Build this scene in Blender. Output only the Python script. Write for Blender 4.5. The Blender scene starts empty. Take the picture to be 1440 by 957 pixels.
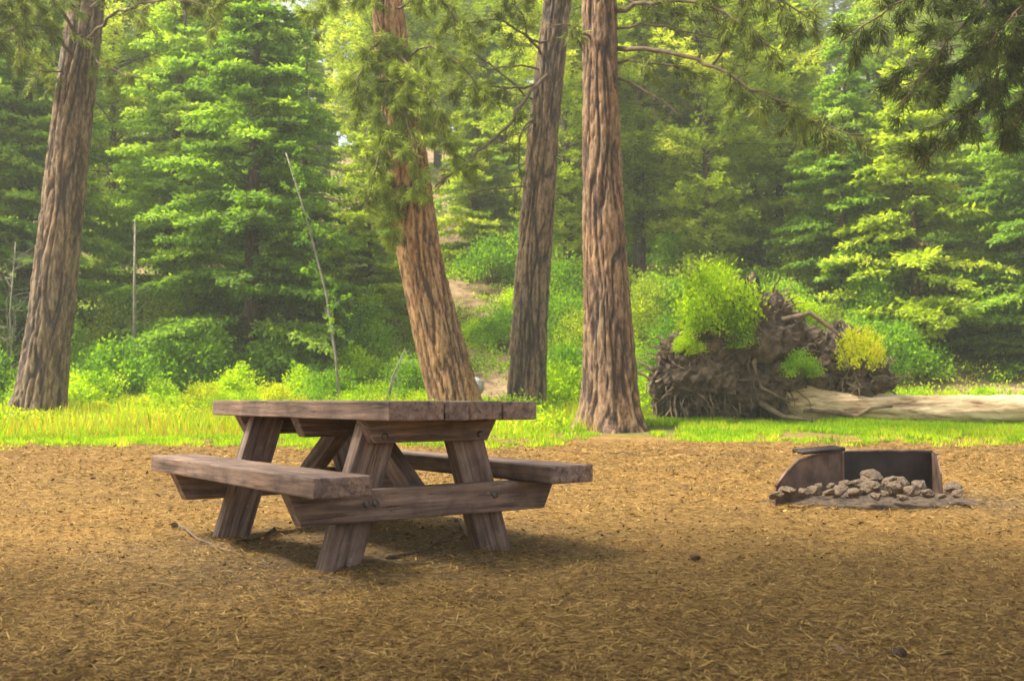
import bpy, bmesh, math, random
import numpy as np
from mathutils import Vector, Matrix, noise as mnoise

random.seed(7)
RNG = np.random.default_rng(7)
scn = bpy.context.scene
COL = scn.collection
PI = math.pi

# ------------------------------------------------------------------ camera
F, CX, CY, HOR = 1420.0, 720.0, 478.5, 561.0
CAMZ = 0.768
PITCH = math.atan((HOR - CY) / F)
cam = bpy.data.cameras.new('camera')
camo = bpy.data.objects.new('camera', cam)
COL.objects.link(camo)
camo.location = (0, 0, CAMZ)
camo.rotation_euler = (PI / 2 + PITCH, 0, 0)
cam.sensor_width = 36
cam.lens = F / 1440 * 36
cam.clip_end = 2000
cam.dof.use_dof = True
cam.dof.focus_distance = 6.2
cam.dof.aperture_fstop = 4.2
scn.camera = camo


def at(px, py, Y):
    """point of the place at depth Y seen at photo pixel (px, py)"""
    dx = (px - CX) / F
    dz = (CY - py) / F
    c, s = math.cos(PITCH), math.sin(PITCH)
    dy2 = c - dz * s
    dz2 = s + dz * c
    k = Y / dy2
    return Vector((dx * k, Y, CAMZ + dz2 * k))


def proj(p):
    x, y, z = p[0], p[1], p[2] - CAMZ
    c, s = math.cos(PITCH), math.sin(PITCH)
    d = y * c + z * s
    return CX + F * x / d, CY - F * (-y * s + z * c) / d


# ------------------------------------------------------------------ noise
_G = RNG.random((256, 256))


def vnoise(x, y):
    x = np.asarray(x, float); y = np.asarray(y, float)
    xi = np.floor(x).astype(int); yi = np.floor(y).astype(int)
    fx = x - xi; fy = y - yi
    fx = fx * fx * (3 - 2 * fx); fy = fy * fy * (3 - 2 * fy)
    a = _G[xi & 255, yi & 255]; b = _G[(xi + 1) & 255, yi & 255]
    c = _G[xi & 255, (yi + 1) & 255]; d = _G[(xi + 1) & 255, (yi + 1) & 255]
    return (a * (1 - fx) + b * fx) * (1 - fy) + (c * (1 - fx) + d * fx) * fy - 0.5


def ground_z(x, y):
    x = np.asarray(x, float); y = np.asarray(y, float)
    z = 0.045 * np.clip(y - 18, 0, 10)
    edge = 28 + 2.5 * vnoise(x * 0.08 + 9, y * 0)
    s = np.clip(y - edge, 0, 58)
    z = z + 0.40 * (s - 2.0 * (1 - np.exp(-s / 2.0)))
    far = np.clip((y - 26) / 20, 0, 1)
    z = z + far * (vnoise(x * 0.12, y * 0.12) * 2.2 + vnoise(x * 0.35 + 5, y * 0.35) * 0.8)
    mid = np.clip((y - 15) / 6, 0, 1)
    z = z + mid * vnoise(x * 0.7, y * 0.7) * 0.12
    z = z + vnoise(x * 0.5 + 3, y * 0.5) * 0.03
    d2 = ((x + 0.84) ** 2 + (y - 5.3) ** 2)
    near = np.exp(-d2 / 2.2)
    fine = np.clip((11 - y) / 4, 0, 1) * np.clip((4.4 - np.abs(x)) / 1.0, 0, 1)
    z = z + (vnoise(x * 2.3, y * 2.3) * 0.03 * (0.4 + 0.6 * fine)) + vnoise(x * 6, y * 6) * (0.010 + 0.045 * near) * fine
    return z


def gz(x, y):
    return float(ground_z(x, y))


# ------------------------------------------------------------------ mesh helpers
def np_mesh(name, verts, faces_flat, sizes, tint=None, smooth=False):
    me = bpy.data.meshes.new(name)
    verts = np.asarray(verts, np.float32)
    faces_flat = np.asarray(faces_flat, np.int32)
    sizes = np.asarray(sizes, np.int32)
    me.vertices.add(len(verts)); me.vertices.foreach_set('co', verts.ravel())
    me.loops.add(len(faces_flat)); me.loops.foreach_set('vertex_index', faces_flat)
    me.polygons.add(len(sizes))
    starts = np.concatenate([[0], np.cumsum(sizes)[:-1]]).astype(np.int32)
    me.polygons.foreach_set('loop_start', starts)
    me.polygons.foreach_set('loop_total', sizes)
    me.polygons.foreach_set('use_smooth', np.full(len(sizes), smooth))
    if tint is not None:
        a = me.attributes.new('tint', 'FLOAT', 'POINT')
        a.data.foreach_set('value', np.asarray(tint, np.float32))
    me.update(calc_edges=True)
    return me


def link(name, me, mat, parent=None):
    o = bpy.data.objects.new(name, me)
    if mat is not None and len(me.materials) == 0:
        me.materials.append(mat)
    COL.objects.link(o)
    if parent is not None:
        o.parent = parent
    return o


def tag(o, label=None, cat=None, group=None, kind=None):
    if label: o['label'] = label
    if cat: o['category'] = cat
    if group: o['group'] = group
    if kind: o['kind'] = kind
    return o


def empty(name, loc, rz=0.0):
    o = bpy.data.objects.new(name, None)
    o.empty_display_size = 0.2
    COL.objects.link(o)
    o.location = loc
    o.rotation_euler = (0, 0, rz)
    return o


def copy_thing(root, loc, rz=0.0, sc=1.0):
    r = root.copy(); COL.objects.link(r)
    for k in ('label', 'category', 'group', 'kind'):
        if k in r: del r[k]
    r.location = loc; r.rotation_euler = (0, 0, rz); r.scale = (sc, sc, sc)
    for ch in [c for c in bpy.data.objects if c.parent == root]:
        c = ch.copy(); COL.objects.link(c); c.parent = r
    return r


class Tubes:
    """tapered tubes along polylines collected into one mesh"""
    def __init__(s): s.v = []; s.f = []; s.n = 0; s.done = []

    def cut(s):
        if s.n: s.done.append((s.v, s.f, s.n)); s.v, s.f, s.n = [], [], 0

    def add(s, pts, rad, seg=6, cap=True):
        pts = np.asarray([tuple(p) for p in pts], float)
        m = len(pts)
        if np.isscalar(rad): rad = [rad] * m
        t = np.gradient(pts, axis=0)
        t /= np.linalg.norm(t, axis=1)[:, None] + 1e-9
        ref = np.array([0, 0, 1.0]) if abs(t[0][2]) < 0.9 else np.array([1.0, 0, 0])
        a = np.cross(t, ref); a /= np.linalg.norm(a, axis=1)[:, None] + 1e-9
        b = np.cross(t, a)
        ang = np.arange(seg) / seg * 2 * PI
        r = np.asarray(rad, float)[:, None, None]
        ring = pts[:, None, :] + r * (np.cos(ang)[None, :, None] * a[:, None, :] + np.sin(ang)[None, :, None] * b[:, None, :])
        s.v.append(ring.reshape(-1, 3))
        for i in range(m - 1):
            for j in range(seg):
                k = (j + 1) % seg
                s.f.append((s.n + i * seg + j, s.n + i * seg + k, s.n + (i + 1) * seg + k, s.n + (i + 1) * seg + j))
        if cap:
            s.f.append(tuple(s.n + j for j in range(seg))[::-1])
            s.f.append(tuple(s.n + (m - 1) * seg + j for j in range(seg)))
        s.n += m * seg

    def mesh(s, name, smooth=True):
        return np_mesh(name, np.vstack(s.v), [i for f in s.f for i in f], [len(f) for f in s.f], smooth=smooth)


class Leaves:
    """many small kite-shaped leaves or needle sprays collected into one mesh"""
    def __init__(s): s.p = []; s.d = []; s.l = []; s.w = []; s.t = []; s.up = []

    def add(s, p, d, l, w, t, up=None):
        p = np.atleast_2d(p); n = len(p)
        s.p.append(p); s.d.append(np.broadcast_to(d, (n, 3)))
        s.l.append(np.broadcast_to(l, (n,))); s.w.append(np.broadcast_to(w, (n,)))
        s.t.append(np.broadcast_to(t, (n,)))
        s.up.append(np.broadcast_to(up if up is not None else RNG.normal(size=(n, 3)), (n, 3)))

    def mesh(s, name):
        p = np.vstack(s.p); d = np.vstack(s.d); l = np.concatenate(s.l)[:, None]; w = np.concatenate(s.w)[:, None]
        t = np.concatenate(s.t); up = np.vstack(s.up)
        d = d / (np.linalg.norm(d, axis=1)[:, None] + 1e-9)
        side = np.cross(d, up); side /= (np.linalg.norm(side, axis=1)[:, None] + 1e-9)
        n = len(p)
        v = np.empty((n, 4, 3))
        v[:, 0] = p; v[:, 1] = p + d * l * 0.45 + side * w * 0.5
        v[:, 2] = p + d * l; v[:, 3] = p + d * l * 0.45 - side * w * 0.5
        return np_mesh(name, v.reshape(-1, 3), np.arange(n * 4), np.full(n, 4), tint=np.repeat(t, 4))


def bevel_box(name, size, mat, parent, loc=(0, 0, 0), rot=(0, 0, 0), bev=0.006, cuts=None, wob=0.0015, seed=0):
    """weathered timber: a box with worn edges; cuts shears the lower end corners: (dx at -x end, dx at +x end)"""
    bm = bmesh.new()
    bmesh.ops.create_cube(bm, size=1.0)
    for v in bm.verts:
        v.co = Vector((v.co.x * size[0], v.co.y * size[1], v.co.z * size[2]))
        if cuts and v.co.z < 0:
            v.co.x += cuts[0] if v.co.x < 0 else -cuts[1]
    bmesh.ops.bevel(bm, geom=list(bm.edges), offset=bev, segments=2, affect='EDGES', profile=0.6)
    # extra loops along the length so the worn edges can waver
    L = size[0]
    n = max(2, int(L / 0.07))
    for i in range(1, n):
        bmesh.ops.bisect_plane(bm, geom=list(bm.verts) + list(bm.edges) + list(bm.faces), plane_co=(-L / 2 + L * i / n, 0, 0), plane_no=(1, 0, 0))
    for v in bm.verts:
        q = v.co * 6 + Vector((seed * 7.3, seed * 1.7, 0))
        v.co += Vector((mnoise.noise(q), mnoise.noise(q + Vector((9, 0, 0))), mnoise.noise(q + Vector((0, 9, 0))))) * wob
    for f in bm.faces: f.smooth = False
    me = bpy.data.meshes.new(name); bm.to_mesh(me); bm.free()
    o = link(name, me, mat, parent)
    o.location = loc; o.rotation_euler = rot
    return o


# ------------------------------------------------------------------ materials
def new_mat(name):
    m = bpy.data.materials.new(name); m.use_nodes = True
    nt = m.node_tree; nt.nodes.clear()
    return m, nt


def N(nt, typ, **kw):
    n = nt.nodes.new(typ)
    for k, v in kw.items():
        if k in n.inputs: n.inputs[k].default_value = v
        else: setattr(n, k, v)
    return n


def ramp(nt, stops, interp='LINEAR'):
    r = nt.nodes.new('ShaderNodeValToRGB'); cr = r.color_ramp; cr.interpolation = interp
    while len(cr.elements) < len(stops): cr.elements.new(0.5)
    for e, (p, c) in zip(cr.elements, stops):
        e.position = p; e.color = (*c, 1) if len(c) == 3 else c
    return r


def leaf_mat(name, stops, trans=0.45, rough=0.6, objvar=0.25):
    m, nt = new_mat(name); L = nt.links
    at_ = N(nt, 'ShaderNodeAttribute', attribute_name='tint')
    oi = N(nt, 'ShaderNodeObjectInfo')
    ma = N(nt, 'ShaderNodeMath', operation='MULTIPLY_ADD'); ma.inputs[1].default_value = objvar; ma.inputs[2].default_value = -objvar / 2
    L.new(oi.outputs['Random'], ma.inputs[0])
    ad = N(nt, 'ShaderNodeMath', operation='ADD'); L.new(at_.outputs['Fac'], ad.inputs[0]); L.new(ma.outputs[0], ad.inputs[1])
    r = ramp(nt, stops); L.new(ad.outputs[0], r.inputs[0])
    p = N(nt, 'ShaderNodeBsdfPrincipled', Roughness=rough)
    p.inputs['Specular IOR Level'].default_value = 0.12
    L.new(r.outputs[0], p.inputs['Base Color'])
    t = N(nt, 'ShaderNodeBsdfTranslucent')
    hs = N(nt, 'ShaderNodeHueSaturation'); hs.inputs['Saturation'].default_value = 1.1; hs.inputs['Value'].default_value = 1.5
    L.new(r.outputs[0], hs.inputs['Color']); L.new(hs.outputs[0], t.inputs['Color'])
    mx = N(nt, 'ShaderNodeMixShader'); mx.inputs[0].default_value = trans
    L.new(p.outputs[0], mx.inputs[1]); L.new(t.outputs[0], mx.inputs[2])
    o = N(nt, 'ShaderNodeOutputMaterial'); L.new(mx.outputs[0], o.inputs[0])
    return m


def bark_mat(name, dark, mid, light, sx=1.0, bump=0.6, relief=True):
    m, nt = new_mat(name); L = nt.links
    tc = N(nt, 'ShaderNodeTexCoord')
    def noi(scl, det, rough, dist=0.0):
        mp = N(nt, 'ShaderNodeMapping'); mp.inputs['Scale'].default_value = tuple(c * sx for c in scl)
        L.new(tc.outputs['Object'], mp.inputs[0])
        n = N(nt, 'ShaderNodeTexNoise', Scale=1.0, Detail=det, Roughness=rough, Distortion=dist); L.new(mp.outputs[0], n.inputs['Vector']); return n
    furrow = noi((7, 7, 0.9), 5.0, 0.6, 0.5)
    plates = noi((16, 16, 4.5), 4.0, 0.65, 0.3)
    flakes = noi((40, 40, 16), 4.0, 0.7)
    big = noi((1.4, 1.4, 0.5), 3.0, 0.5)
    r1 = ramp(nt, [(0.43, dark), (0.485, tuple((a + b) / 2 for a, b in zip(dark, mid))), (0.53, mid), (0.61, light)])
    a1 = N(nt, 'ShaderNodeMath', operation='MULTIPLY_ADD'); a1.inputs[1].default_value = 0.5; L.new(plates.outputs['Fac'], a1.inputs[0])
    a0 = N(nt, 'ShaderNodeMath', operation='MULTIPLY'); a0.inputs[1].default_value = 0.35; L.new(furrow.outputs['Fac'], a0.inputs[0]); L.new(a0.outputs[0], a1.inputs[2])
    a2 = N(nt, 'ShaderNodeMath', operation='MULTIPLY_ADD'); a2.inputs[1].default_value = 0.2; L.new(flakes.outputs['Fac'], a2.inputs[0]); L.new(a1.outputs[0], a2.inputs[2])
    if relief:
        ra = N(nt, 'ShaderNodeAttribute', attribute_name='tint')
        a3 = N(nt, 'ShaderNodeMath', operation='MULTIPLY_ADD'); a3.inputs[1].default_value = 0.16; L.new(ra.outputs['Fac'], a3.inputs[0])
        a4 = N(nt, 'ShaderNodeMath', operation='SUBTRACT'); a4.inputs[1].default_value = 0.115; L.new(a2.outputs[0], a4.inputs[0]); L.new(a4.outputs[0], a3.inputs[2])
        L.new(a3.outputs[0], r1.inputs[0])
    else: L.new(a2.outputs[0], r1.inputs[0])
    mx2 = N(nt, 'ShaderNodeMixRGB', blend_type='MULTIPLY'); mx2.inputs[0].default_value = 0.8
    r2 = ramp(nt, [(0.3, (0.72, 0.75, 0.82)), (0.7, (1.25, 1.08, 0.88))]); L.new(big.outputs['Fac'], r2.inputs[0])
    L.new(r1.outputs[0], mx2.inputs[1]); L.new(r2.outputs[0], mx2.inputs[2])
    p = N(nt, 'ShaderNodeBsdfPrincipled', Roughness=0.9); L.new(mx2.outputs[0], p.inputs['Base Color'])
    bp = N(nt, 'ShaderNodeBump', Strength=bump, Distance=0.09); L.new(a2.outputs[0], bp.inputs['Height']); L.new(bp.outputs[0], p.inputs['Normal'])
    o = N(nt, 'ShaderNodeOutputMaterial'); L.new(p.outputs[0], o.inputs[0])
    return m


def plain_mat(name, a, b, scale=8.0, rough=0.85, bump=0.3, metal=0.0, dist=0.01, detail=6.0):
    m, nt = new_mat(name); L = nt.links
    tc = N(nt, 'ShaderNodeTexCoord')
    n1 = N(nt, 'ShaderNodeTexNoise', Scale=scale, Detail=detail, Roughness=0.6); L.new(tc.outputs['Object'], n1.inputs['Vector'])
    r = ramp(nt, [(0.32, a), (0.68, b)]); L.new(n1.outputs['Fac'], r.inputs[0])
    p = N(nt, 'ShaderNodeBsdfPrincipled', Roughness=rough, Metallic=metal); L.new(r.outputs[0], p.inputs['Base Color'])
    bp = N(nt, 'ShaderNodeBump', Strength=bump, Distance=dist); L.new(n1.outputs['Fac'], bp.inputs['Height']); L.new(bp.outputs[0], p.inputs['Normal'])
    o = N(nt, 'ShaderNodeOutputMaterial'); L.new(p.outputs[0], o.inputs[0])
    return m


def wood_mat():
    m, nt = new_mat('weathered_timber'); L = nt.links
    tc = N(nt, 'ShaderNodeTexCoord'); oi = N(nt, 'ShaderNodeObjectInfo')
    off = N(nt, 'ShaderNodeVectorMath', operation='ADD')
    sc = N(nt, 'ShaderNodeMath', operation='MULTIPLY'); sc.inputs[1].default_value = 40; L.new(oi.outputs['Random'], sc.inputs[0])
    L.new(tc.outputs['Object'], off.inputs[0]); L.new(sc.outputs[0], off.inputs[1])
    mp = N(nt, 'ShaderNodeMapping'); mp.inputs['Scale'].default_value = (2.2, 34, 34); L.new(off.outputs[0], mp.inputs[0])
    n1 = N(nt, 'ShaderNodeTexNoise', Scale=1.0, Detail=7.0, Roughness=0.65, Distortion=0.4); L.new(mp.outputs[0], n1.inputs['Vector'])
    n2 = N(nt, 'ShaderNodeTexNoise', Scale=5.0, Detail=5.0, Roughness=0.6); L.new(off.outputs[0], n2.inputs['Vector'])
    r1 = ramp(nt, [(0.33, (0.04, 0.026, 0.020)), (0.45, (0.135, 0.086, 0.062)), (0.58, (0.20, 0.135, 0.100)), (0.72, (0.31, 0.23, 0.175))])
    L.new(n1.outputs['Fac'], r1.inputs[0])
    r2 = ramp(nt, [(0.33, (0.52, 0.47, 0.46)), (0.5, (1, 0.97, 0.95)), (0.68, (1.4, 1.25, 1.05))]); L.new(n2.outputs['Fac'], r2.inputs[0])
    mx = N(nt, 'ShaderNodeMixRGB', blend_type='MULTIPLY'); mx.inputs[0].default_value = 0.85
    L.new(r1.outputs[0], mx.inputs[1]); L.new(r2.outputs[0], mx.inputs[2])
    mpc = N(nt, 'ShaderNodeMapping'); mpc.inputs['Scale'].default_value = (1.3, 46, 46); L.new(off.outputs[0], mpc.inputs[0])
    nk = N(nt, 'ShaderNodeTexNoise', Scale=1.0, Detail=2.0, Roughness=0.5, Distortion=0.2); L.new(mpc.outputs[0], nk.inputs['Vector'])
    rk = ramp(nt, [(0.0, (1, 1, 1)), (0.485, (1, 1, 1)), (0.50, (0.16, 0.13, 0.12)), (0.515, (1, 1, 1))]); L.new(nk.outputs['Fac'], rk.inputs[0])
    rm = ramp(nt, [(0.50, (0, 0, 0)), (0.60, (1, 1, 1))]); L.new(n2.outputs['Fac'], rm.inputs[0])
    mk = N(nt, 'ShaderNodeMixRGB', blend_type='MULTIPLY'); L.new(rm.outputs[0], mk.inputs[0]); L.new(mx.outputs[0], mk.inputs[1]); L.new(rk.outputs[0], mk.inputs[2])
    mx = mk
    # specks of pale lichen and scuffs
    n3 = N(nt, 'ShaderNodeTexNoise', Scale=42.0, Detail=3.0); L.new(off.outputs[0], n3.inputs['Vector'])
    r3 = ramp(nt, [(0.66, (0, 0, 0)), (0.74, (1, 1, 1))]); L.new(n3.outputs['Fac'], r3.inputs[0])
    sm = N(nt, 'ShaderNodeMath', operation='MULTIPLY'); sm.inputs[1].default_value = 0.4; L.new(r3.outputs[0], sm.inputs[0])
    mx2 = N(nt, 'ShaderNodeMixRGB'); L.new(sm.outputs[0], mx2.inputs[0]); L.new(mx.outputs[0], mx2.inputs[1]); mx2.inputs[2].default_value = (0.36, 0.31, 0.25, 1)
    p = N(nt, 'ShaderNodeBsdfPrincipled', Roughness=0.68); L.new(mx2.outputs[0], p.inputs['Base Color'])
    p.inputs['Specular IOR Level'].default_value = 0.4
    ad = N(nt, 'ShaderNodeMath', operation='ADD'); L.new(n1.outputs['Fac'], ad.inputs[0]); L.new(n2.outputs['Fac'], ad.inputs[1])
    bp = N(nt, 'ShaderNodeBump', Strength=0.55, Distance=0.006); L.new(ad.outputs[0], bp.inputs['Height']); L.new(bp.outputs[0], p.inputs['Normal'])
    o = N(nt, 'ShaderNodeOutputMaterial'); L.new(p.outputs[0], o.inputs[0])
    return m


def ground_mat():
    m, nt = new_mat('needle_litter_ground'); L = nt.links
    g = N(nt, 'ShaderNodeNewGeometry'); sx = N(nt, 'ShaderNodeSeparateXYZ'); L.new(g.outputs['Position'], sx.inputs[0])
    def noi(scale, det=5.0, rough=0.6, vec=None):
        n = N(nt, 'ShaderNodeTexNoise', Scale=scale, Detail=det, Roughness=rough); L.new(vec or g.outputs['Position'], n.inputs['Vector']); return n
    nA, nB, nC = noi(0.55), noi(5.0), noi(70.0, 4.0, 0.7)
    mpn = N(nt, 'ShaderNodeMapping'); mpn.inputs['Scale'].default_value = (30, 110, 30); mpn.inputs['Rotation'].default_value = (0, 0, 0.5); L.new(g.outputs['Position'], mpn.inputs[0])
    nD = noi(1.0, 4.0, 0.7, mpn.outputs[0])
    litter = ramp(nt, [(0.36, (0.070, 0.038, 0.012)), (0.46, (0.20, 0.115, 0.034)), (0.55, (0.33, 0.20, 0.060)), (0.66, (0.46, 0.295, 0.10))])
    av = N(nt, 'ShaderNodeMath', operation='ADD'); L.new(nC.outputs['Fac'], av.inputs[0]); L.new(nD.outputs['Fac'], av.inputs[1])
    hv = N(nt, 'ShaderNodeMath', operation='MULTIPLY'); hv.inputs[1].default_value = 0.5; L.new(av.outputs[0], hv.inputs[0]); L.new(hv.outputs[0], litter.inputs[0])
    pa = ramp(nt, [(0.32, (0.62, 0.60, 0.62)), (0.5, (0.95, 0.95, 0.93)), (0.68, (1.25, 1.15, 1.0))]); L.new(nA.outputs['Fac'], pa.inputs[0])
    pb = ramp(nt, [(0.3, (0.72, 0.70, 0.68)), (0.6, (1.08, 1.06, 1.05))]); L.new(nB.outputs['Fac'], pb.inputs[0])
    m1 = N(nt, 'ShaderNodeMixRGB', blend_type='MULTIPLY'); m1.inputs[0].default_value = 0.9; L.new(litter.outputs[0], m1.inputs[1]); L.new(pa.outputs[0], m1.inputs[2])
    m2 = N(nt, 'ShaderNodeMixRGB', blend_type='MULTIPLY'); m2.inputs[0].default_value = 1.0; L.new(m1.outputs[0], m2.inputs[1]); L.new(pb.outputs[0], m2.inputs[2])
    # bare trodden grey-brown earth round the table and the fire ring
    def spot(cx, cy, r0, r1):
        vx = N(nt, 'ShaderNodeVectorMath', operation='SUBTRACT'); L.new(g.outputs['Position'], vx.inputs[0]); vx.inputs[1].default_value = (cx, cy, 0)
        ln = N(nt, 'ShaderNodeVectorMath', operation='LENGTH'); L.new(vx.outputs[0], ln.inputs[0])
        ad = N(nt, 'ShaderNodeMath', operation='MULTIPLY_ADD'); L.new(nB.outputs['Fac'], ad.inputs[0]); ad.inputs[1].default_value = 1.2; L.new(ln.outputs['Value'], ad.inputs[2])
        mr = N(nt, 'ShaderNodeMapRange'); mr.inputs['From Min'].default_value = r0 + .6; mr.inputs['From Max'].default_value = r1 + .6; mr.inputs['To Min'].default_value = 0.8; mr.inputs['To Max'].default_value = 0.0
        L.new(ad.outputs[0], mr.inputs[0]); return mr
    s1, s2 = spot(-0.8, 5.1, 0.5, 1.7), spot(3.6, 7.7, 0.4, 1.3)
    mxs = N(nt, 'ShaderNodeMath', operation='MAXIMUM'); L.new(s1.outputs[0], mxs.inputs[0]); L.new(s2.outputs[0], mxs.inputs[1])
    bare = ramp(nt, [(0.38, (0.035, 0.027, 0.018)), (0.64, (0.20, 0.145, 0.085))]); L.new(hv.outputs[0], bare.inputs[0])
    m3 = N(nt, 'ShaderNodeMixRGB'); L.new(mxs.outputs[0], m3.inputs[0]); L.new(m2.outputs[0], m3.inputs[1]); L.new(bare.outputs[0], m3.inputs[2])
    # turf beyond the clearing, soil and moss on the slope
    w = N(nt, 'ShaderNodeMath', operation='MULTIPLY_ADD'); L.new(nA.outputs['Fac'], w.inputs[0]); w.inputs[1].default_value = 3.0; L.new(sx.outputs['Y'], w.inputs[2])
    tm = N(nt, 'ShaderNodeMapRange'); tm.inputs['From Min'].default_value = 20.3; tm.inputs['From Max'].default_value = 22.6; L.new(w.outputs[0], tm.inputs[0])
    turf = ramp(nt, [(0.35, (0.05, 0.075, 0.012)), (0.65, (0.13, 0.17, 0.025))]); L.new(nB.outputs['Fac'], turf.inputs[0])
    m4 = N(nt, 'ShaderNodeMixRGB'); L.new(tm.outputs[0], m4.inputs[0]); L.new(m3.outputs[0], m4.inputs[1]); L.new(turf.outputs[0], m4.inputs[2])
    nS = noi(0.35, 4.0)
    slope = ramp(nt, [(0.34, (0.10, 0.11, 0.03)), (0.46, (0.19, 0.13, 0.065)), (0.64, (0.33, 0.22, 0.13))]); L.new(nS.outputs['Fac'], slope.inputs[0])
    nS2 = noi(2.5, 8.0, 0.75); rs2 = ramp(nt, [(0.38, (0.45, 0.42, 0.38)), (0.5, (0.95, 0.95, 0.95)), (0.62, (1.3, 1.25, 1.2))]); L.new(nS2.outputs['Fac'], rs2.inputs[0])
    msl = N(nt, 'ShaderNodeMixRGB', blend_type='MULTIPLY'); msl.inputs[0].default_value = 1.0; L.new(slope.outputs[0], msl.inputs[1]); L.new(rs2.outputs[0], msl.inputs[2]); slope = msl
    sm = N(nt, 'ShaderNodeMapRange'); sm.inputs['From Min'].default_value = 29; sm.inputs['From Max'].default_value = 33; L.new(w.outputs[0], sm.inputs[0])
    m5 = N(nt, 'ShaderNodeMixRGB'); L.new(sm.outputs[0], m5.inputs[0]); L.new(m4.outputs[0], m5.inputs[1]); L.new(slope.outputs[0], m5.inputs[2])
    p = N(nt, 'ShaderNodeBsdfPrincipled', Roughness=0.95); L.new(m5.outputs[0], p.inputs['Base Color']); p.inputs['Specular IOR Level'].default_value = 0.2
    bp = N(nt, 'ShaderNodeBump', Strength=0.8, Distance=0.012); L.new(av.outputs[0], bp.inputs['Height']); L.new(bp.outputs[0], p.inputs['Normal'])
    o = N(nt, 'ShaderNodeOutputMaterial'); L.new(p.outputs[0], o.inputs[0])
    return m


M_WOOD = wood_mat()
M_GROUND = ground_mat()
M_BARK_RED = bark_mat('red_brown_bark', (0.035, 0.020, 0.014), (0.150, 0.083, 0.043), (0.28, 0.185, 0.10))
M_BARK_ORANGE = bark_mat('orange_bark', (0.06, 0.028, 0.014), (0.25, 0.125, 0.05), (0.40, 0.25, 0.125))
M_BARK_GREY = bark_mat('grey_brown_bark', (0.04, 0.028, 0.022), (0.135, 0.086, 0.050), (0.26, 0.19, 0.118))
M_BARK_FAR = bark_mat('distant_bark', (0.03, 0.022, 0.016), (0.10, 0.07, 0.05), (0.19, 0.14, 0.10), relief=False)
M_BRANCH = plain_mat('branch_bark', (0.055, 0.035, 0.02), (0.17, 0.11, 0.06), 6)
M_PALE = plain_mat('bleached_stem', (0.14, 0.125, 0.085), (0.30, 0.27, 0.20), 6)
M_LOG, _nt = new_mat('fallen_log_wood')
_tc = N(_nt, 'ShaderNodeTexCoord'); _mp = N(_nt, 'ShaderNodeMapping'); _mp.inputs['Scale'].default_value = (0.9, 9, 9); _nt.links.new(_tc.outputs['Object'], _mp.inputs[0])
_n = N(_nt, 'ShaderNodeTexNoise', Scale=1.0, Detail=8.0, Roughness=0.7, Distortion=0.5); _nt.links.new(_mp.outputs[0], _n.inputs['Vector'])
_r = ramp(_nt, [(0.34, (0.10, 0.055, 0.028)), (0.43, (0.34, 0.22, 0.11)), (0.55, (0.58, 0.43, 0.24)), (0.7, (0.70, 0.56, 0.36))]); _nt.links.new(_n.outputs['Fac'], _r.inputs[0])
_p = N(_nt, 'ShaderNodeBsdfPrincipled', Roughness=0.85); _nt.links.new(_r.outputs[0], _p.inputs['Base Color'])
_b = N(_nt, 'ShaderNodeBump', Strength=0.8, Distance=0.05); _nt.links.new(_n.outputs['Fac'], _b.inputs['Height']); _nt.links.new(_b.outputs[0], _p.inputs['Normal'])
_o = N(_nt, 'ShaderNodeOutputMaterial'); _nt.links.new(_p.outputs[0], _o.inputs[0])
M_ROOT = plain_mat('root_soil', (0.012, 0.008, 0.004), (0.165, 0.105, 0.06), 5.0, bump=1.0, dist=0.15, detail=10)
M_ROOTW = plain_mat('root_wood', (0.05, 0.032, 0.018), (0.27, 0.185, 0.105), 4.0, bump=0.6, dist=0.03)
M_STEEL = plain_mat('rusty_steel', (0.040, 0.024, 0.018), (0.21, 0.125, 0.085), 6.0, rough=0.6, metal=0.35, bump=0.3, dist=0.004)
M_SOOT = plain_mat('sooty_iron', (0.012, 0.010, 0.010), (0.055, 0.036, 0.028), 5.0, rough=0.7, metal=0.3)
M_STONE = plain_mat('stone', (0.030, 0.020, 0.012), (0.18, 0.120, 0.070), 7.0, bump=0.6, dist=0.01)
M_STONE_G = plain_mat('grey_stone', (0.20, 0.18, 0.19), (0.38, 0.35, 0.35), 2.0, bump=0.6, dist=0.05)
M_ASH = plain_mat('ash', (0.018, 0.012, 0.008), (0.11, 0.07, 0.038), 22.0, bump=0.8, dist=0.02)
M_BOLT = plain_mat('bolt_steel', (0.06, 0.05, 0.045), (0.16, 0.13, 0.11), 30.0, rough=0.5, metal=0.6)
M_CONE = plain_mat('pine_cone_brown', (0.035, 0.020, 0.012), (0.12, 0.07, 0.04), 30.0)

FIR = leaf_mat('fir_needles', [(0.0, (0.075, 0.115, 0.018)), (0.35, (0.16, 0.27, 0.034)), (0.65, (0.27, 0.40, 0.048)), (1.0, (0.44, 0.54, 0.08))], trans=0.5)
PINE = leaf_mat('yellow_green_needles', [(0.0, (0.10, 0.135, 0.018)), (0.35, (0.24, 0.32, 0.030)), (0.65, (0.40, 0.48, 0.045)), (1.0, (0.60, 0.62, 0.09))], trans=0.5)
OLIVE = leaf_mat('olive_needles', [(0.0, (0.05, 0.06, 0.014)), (0.4, (0.13, 0.16, 0.03)), (0.7, (0.24, 0.28, 0.05)), (1.0, (0.38, 0.40, 0.09))])
BUSH = leaf_mat('bush_leaves', [(0.0, (0.06, 0.12, 0.014)), (0.4, (0.15, 0.29, 0.024)), (0.7, (0.29, 0.44, 0.034)), (1.0, (0.46, 0.58, 0.07))], trans=0.5)
LIME = leaf_mat('lime_leaves', [(0.0, (0.14, 0.22, 0.008)), (0.4, (0.34, 0.50, 0.012)), (0.7, (0.52, 0.66, 0.02)), (1.0, (0.68, 0.70, 0.06))], trans=0.5)
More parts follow.
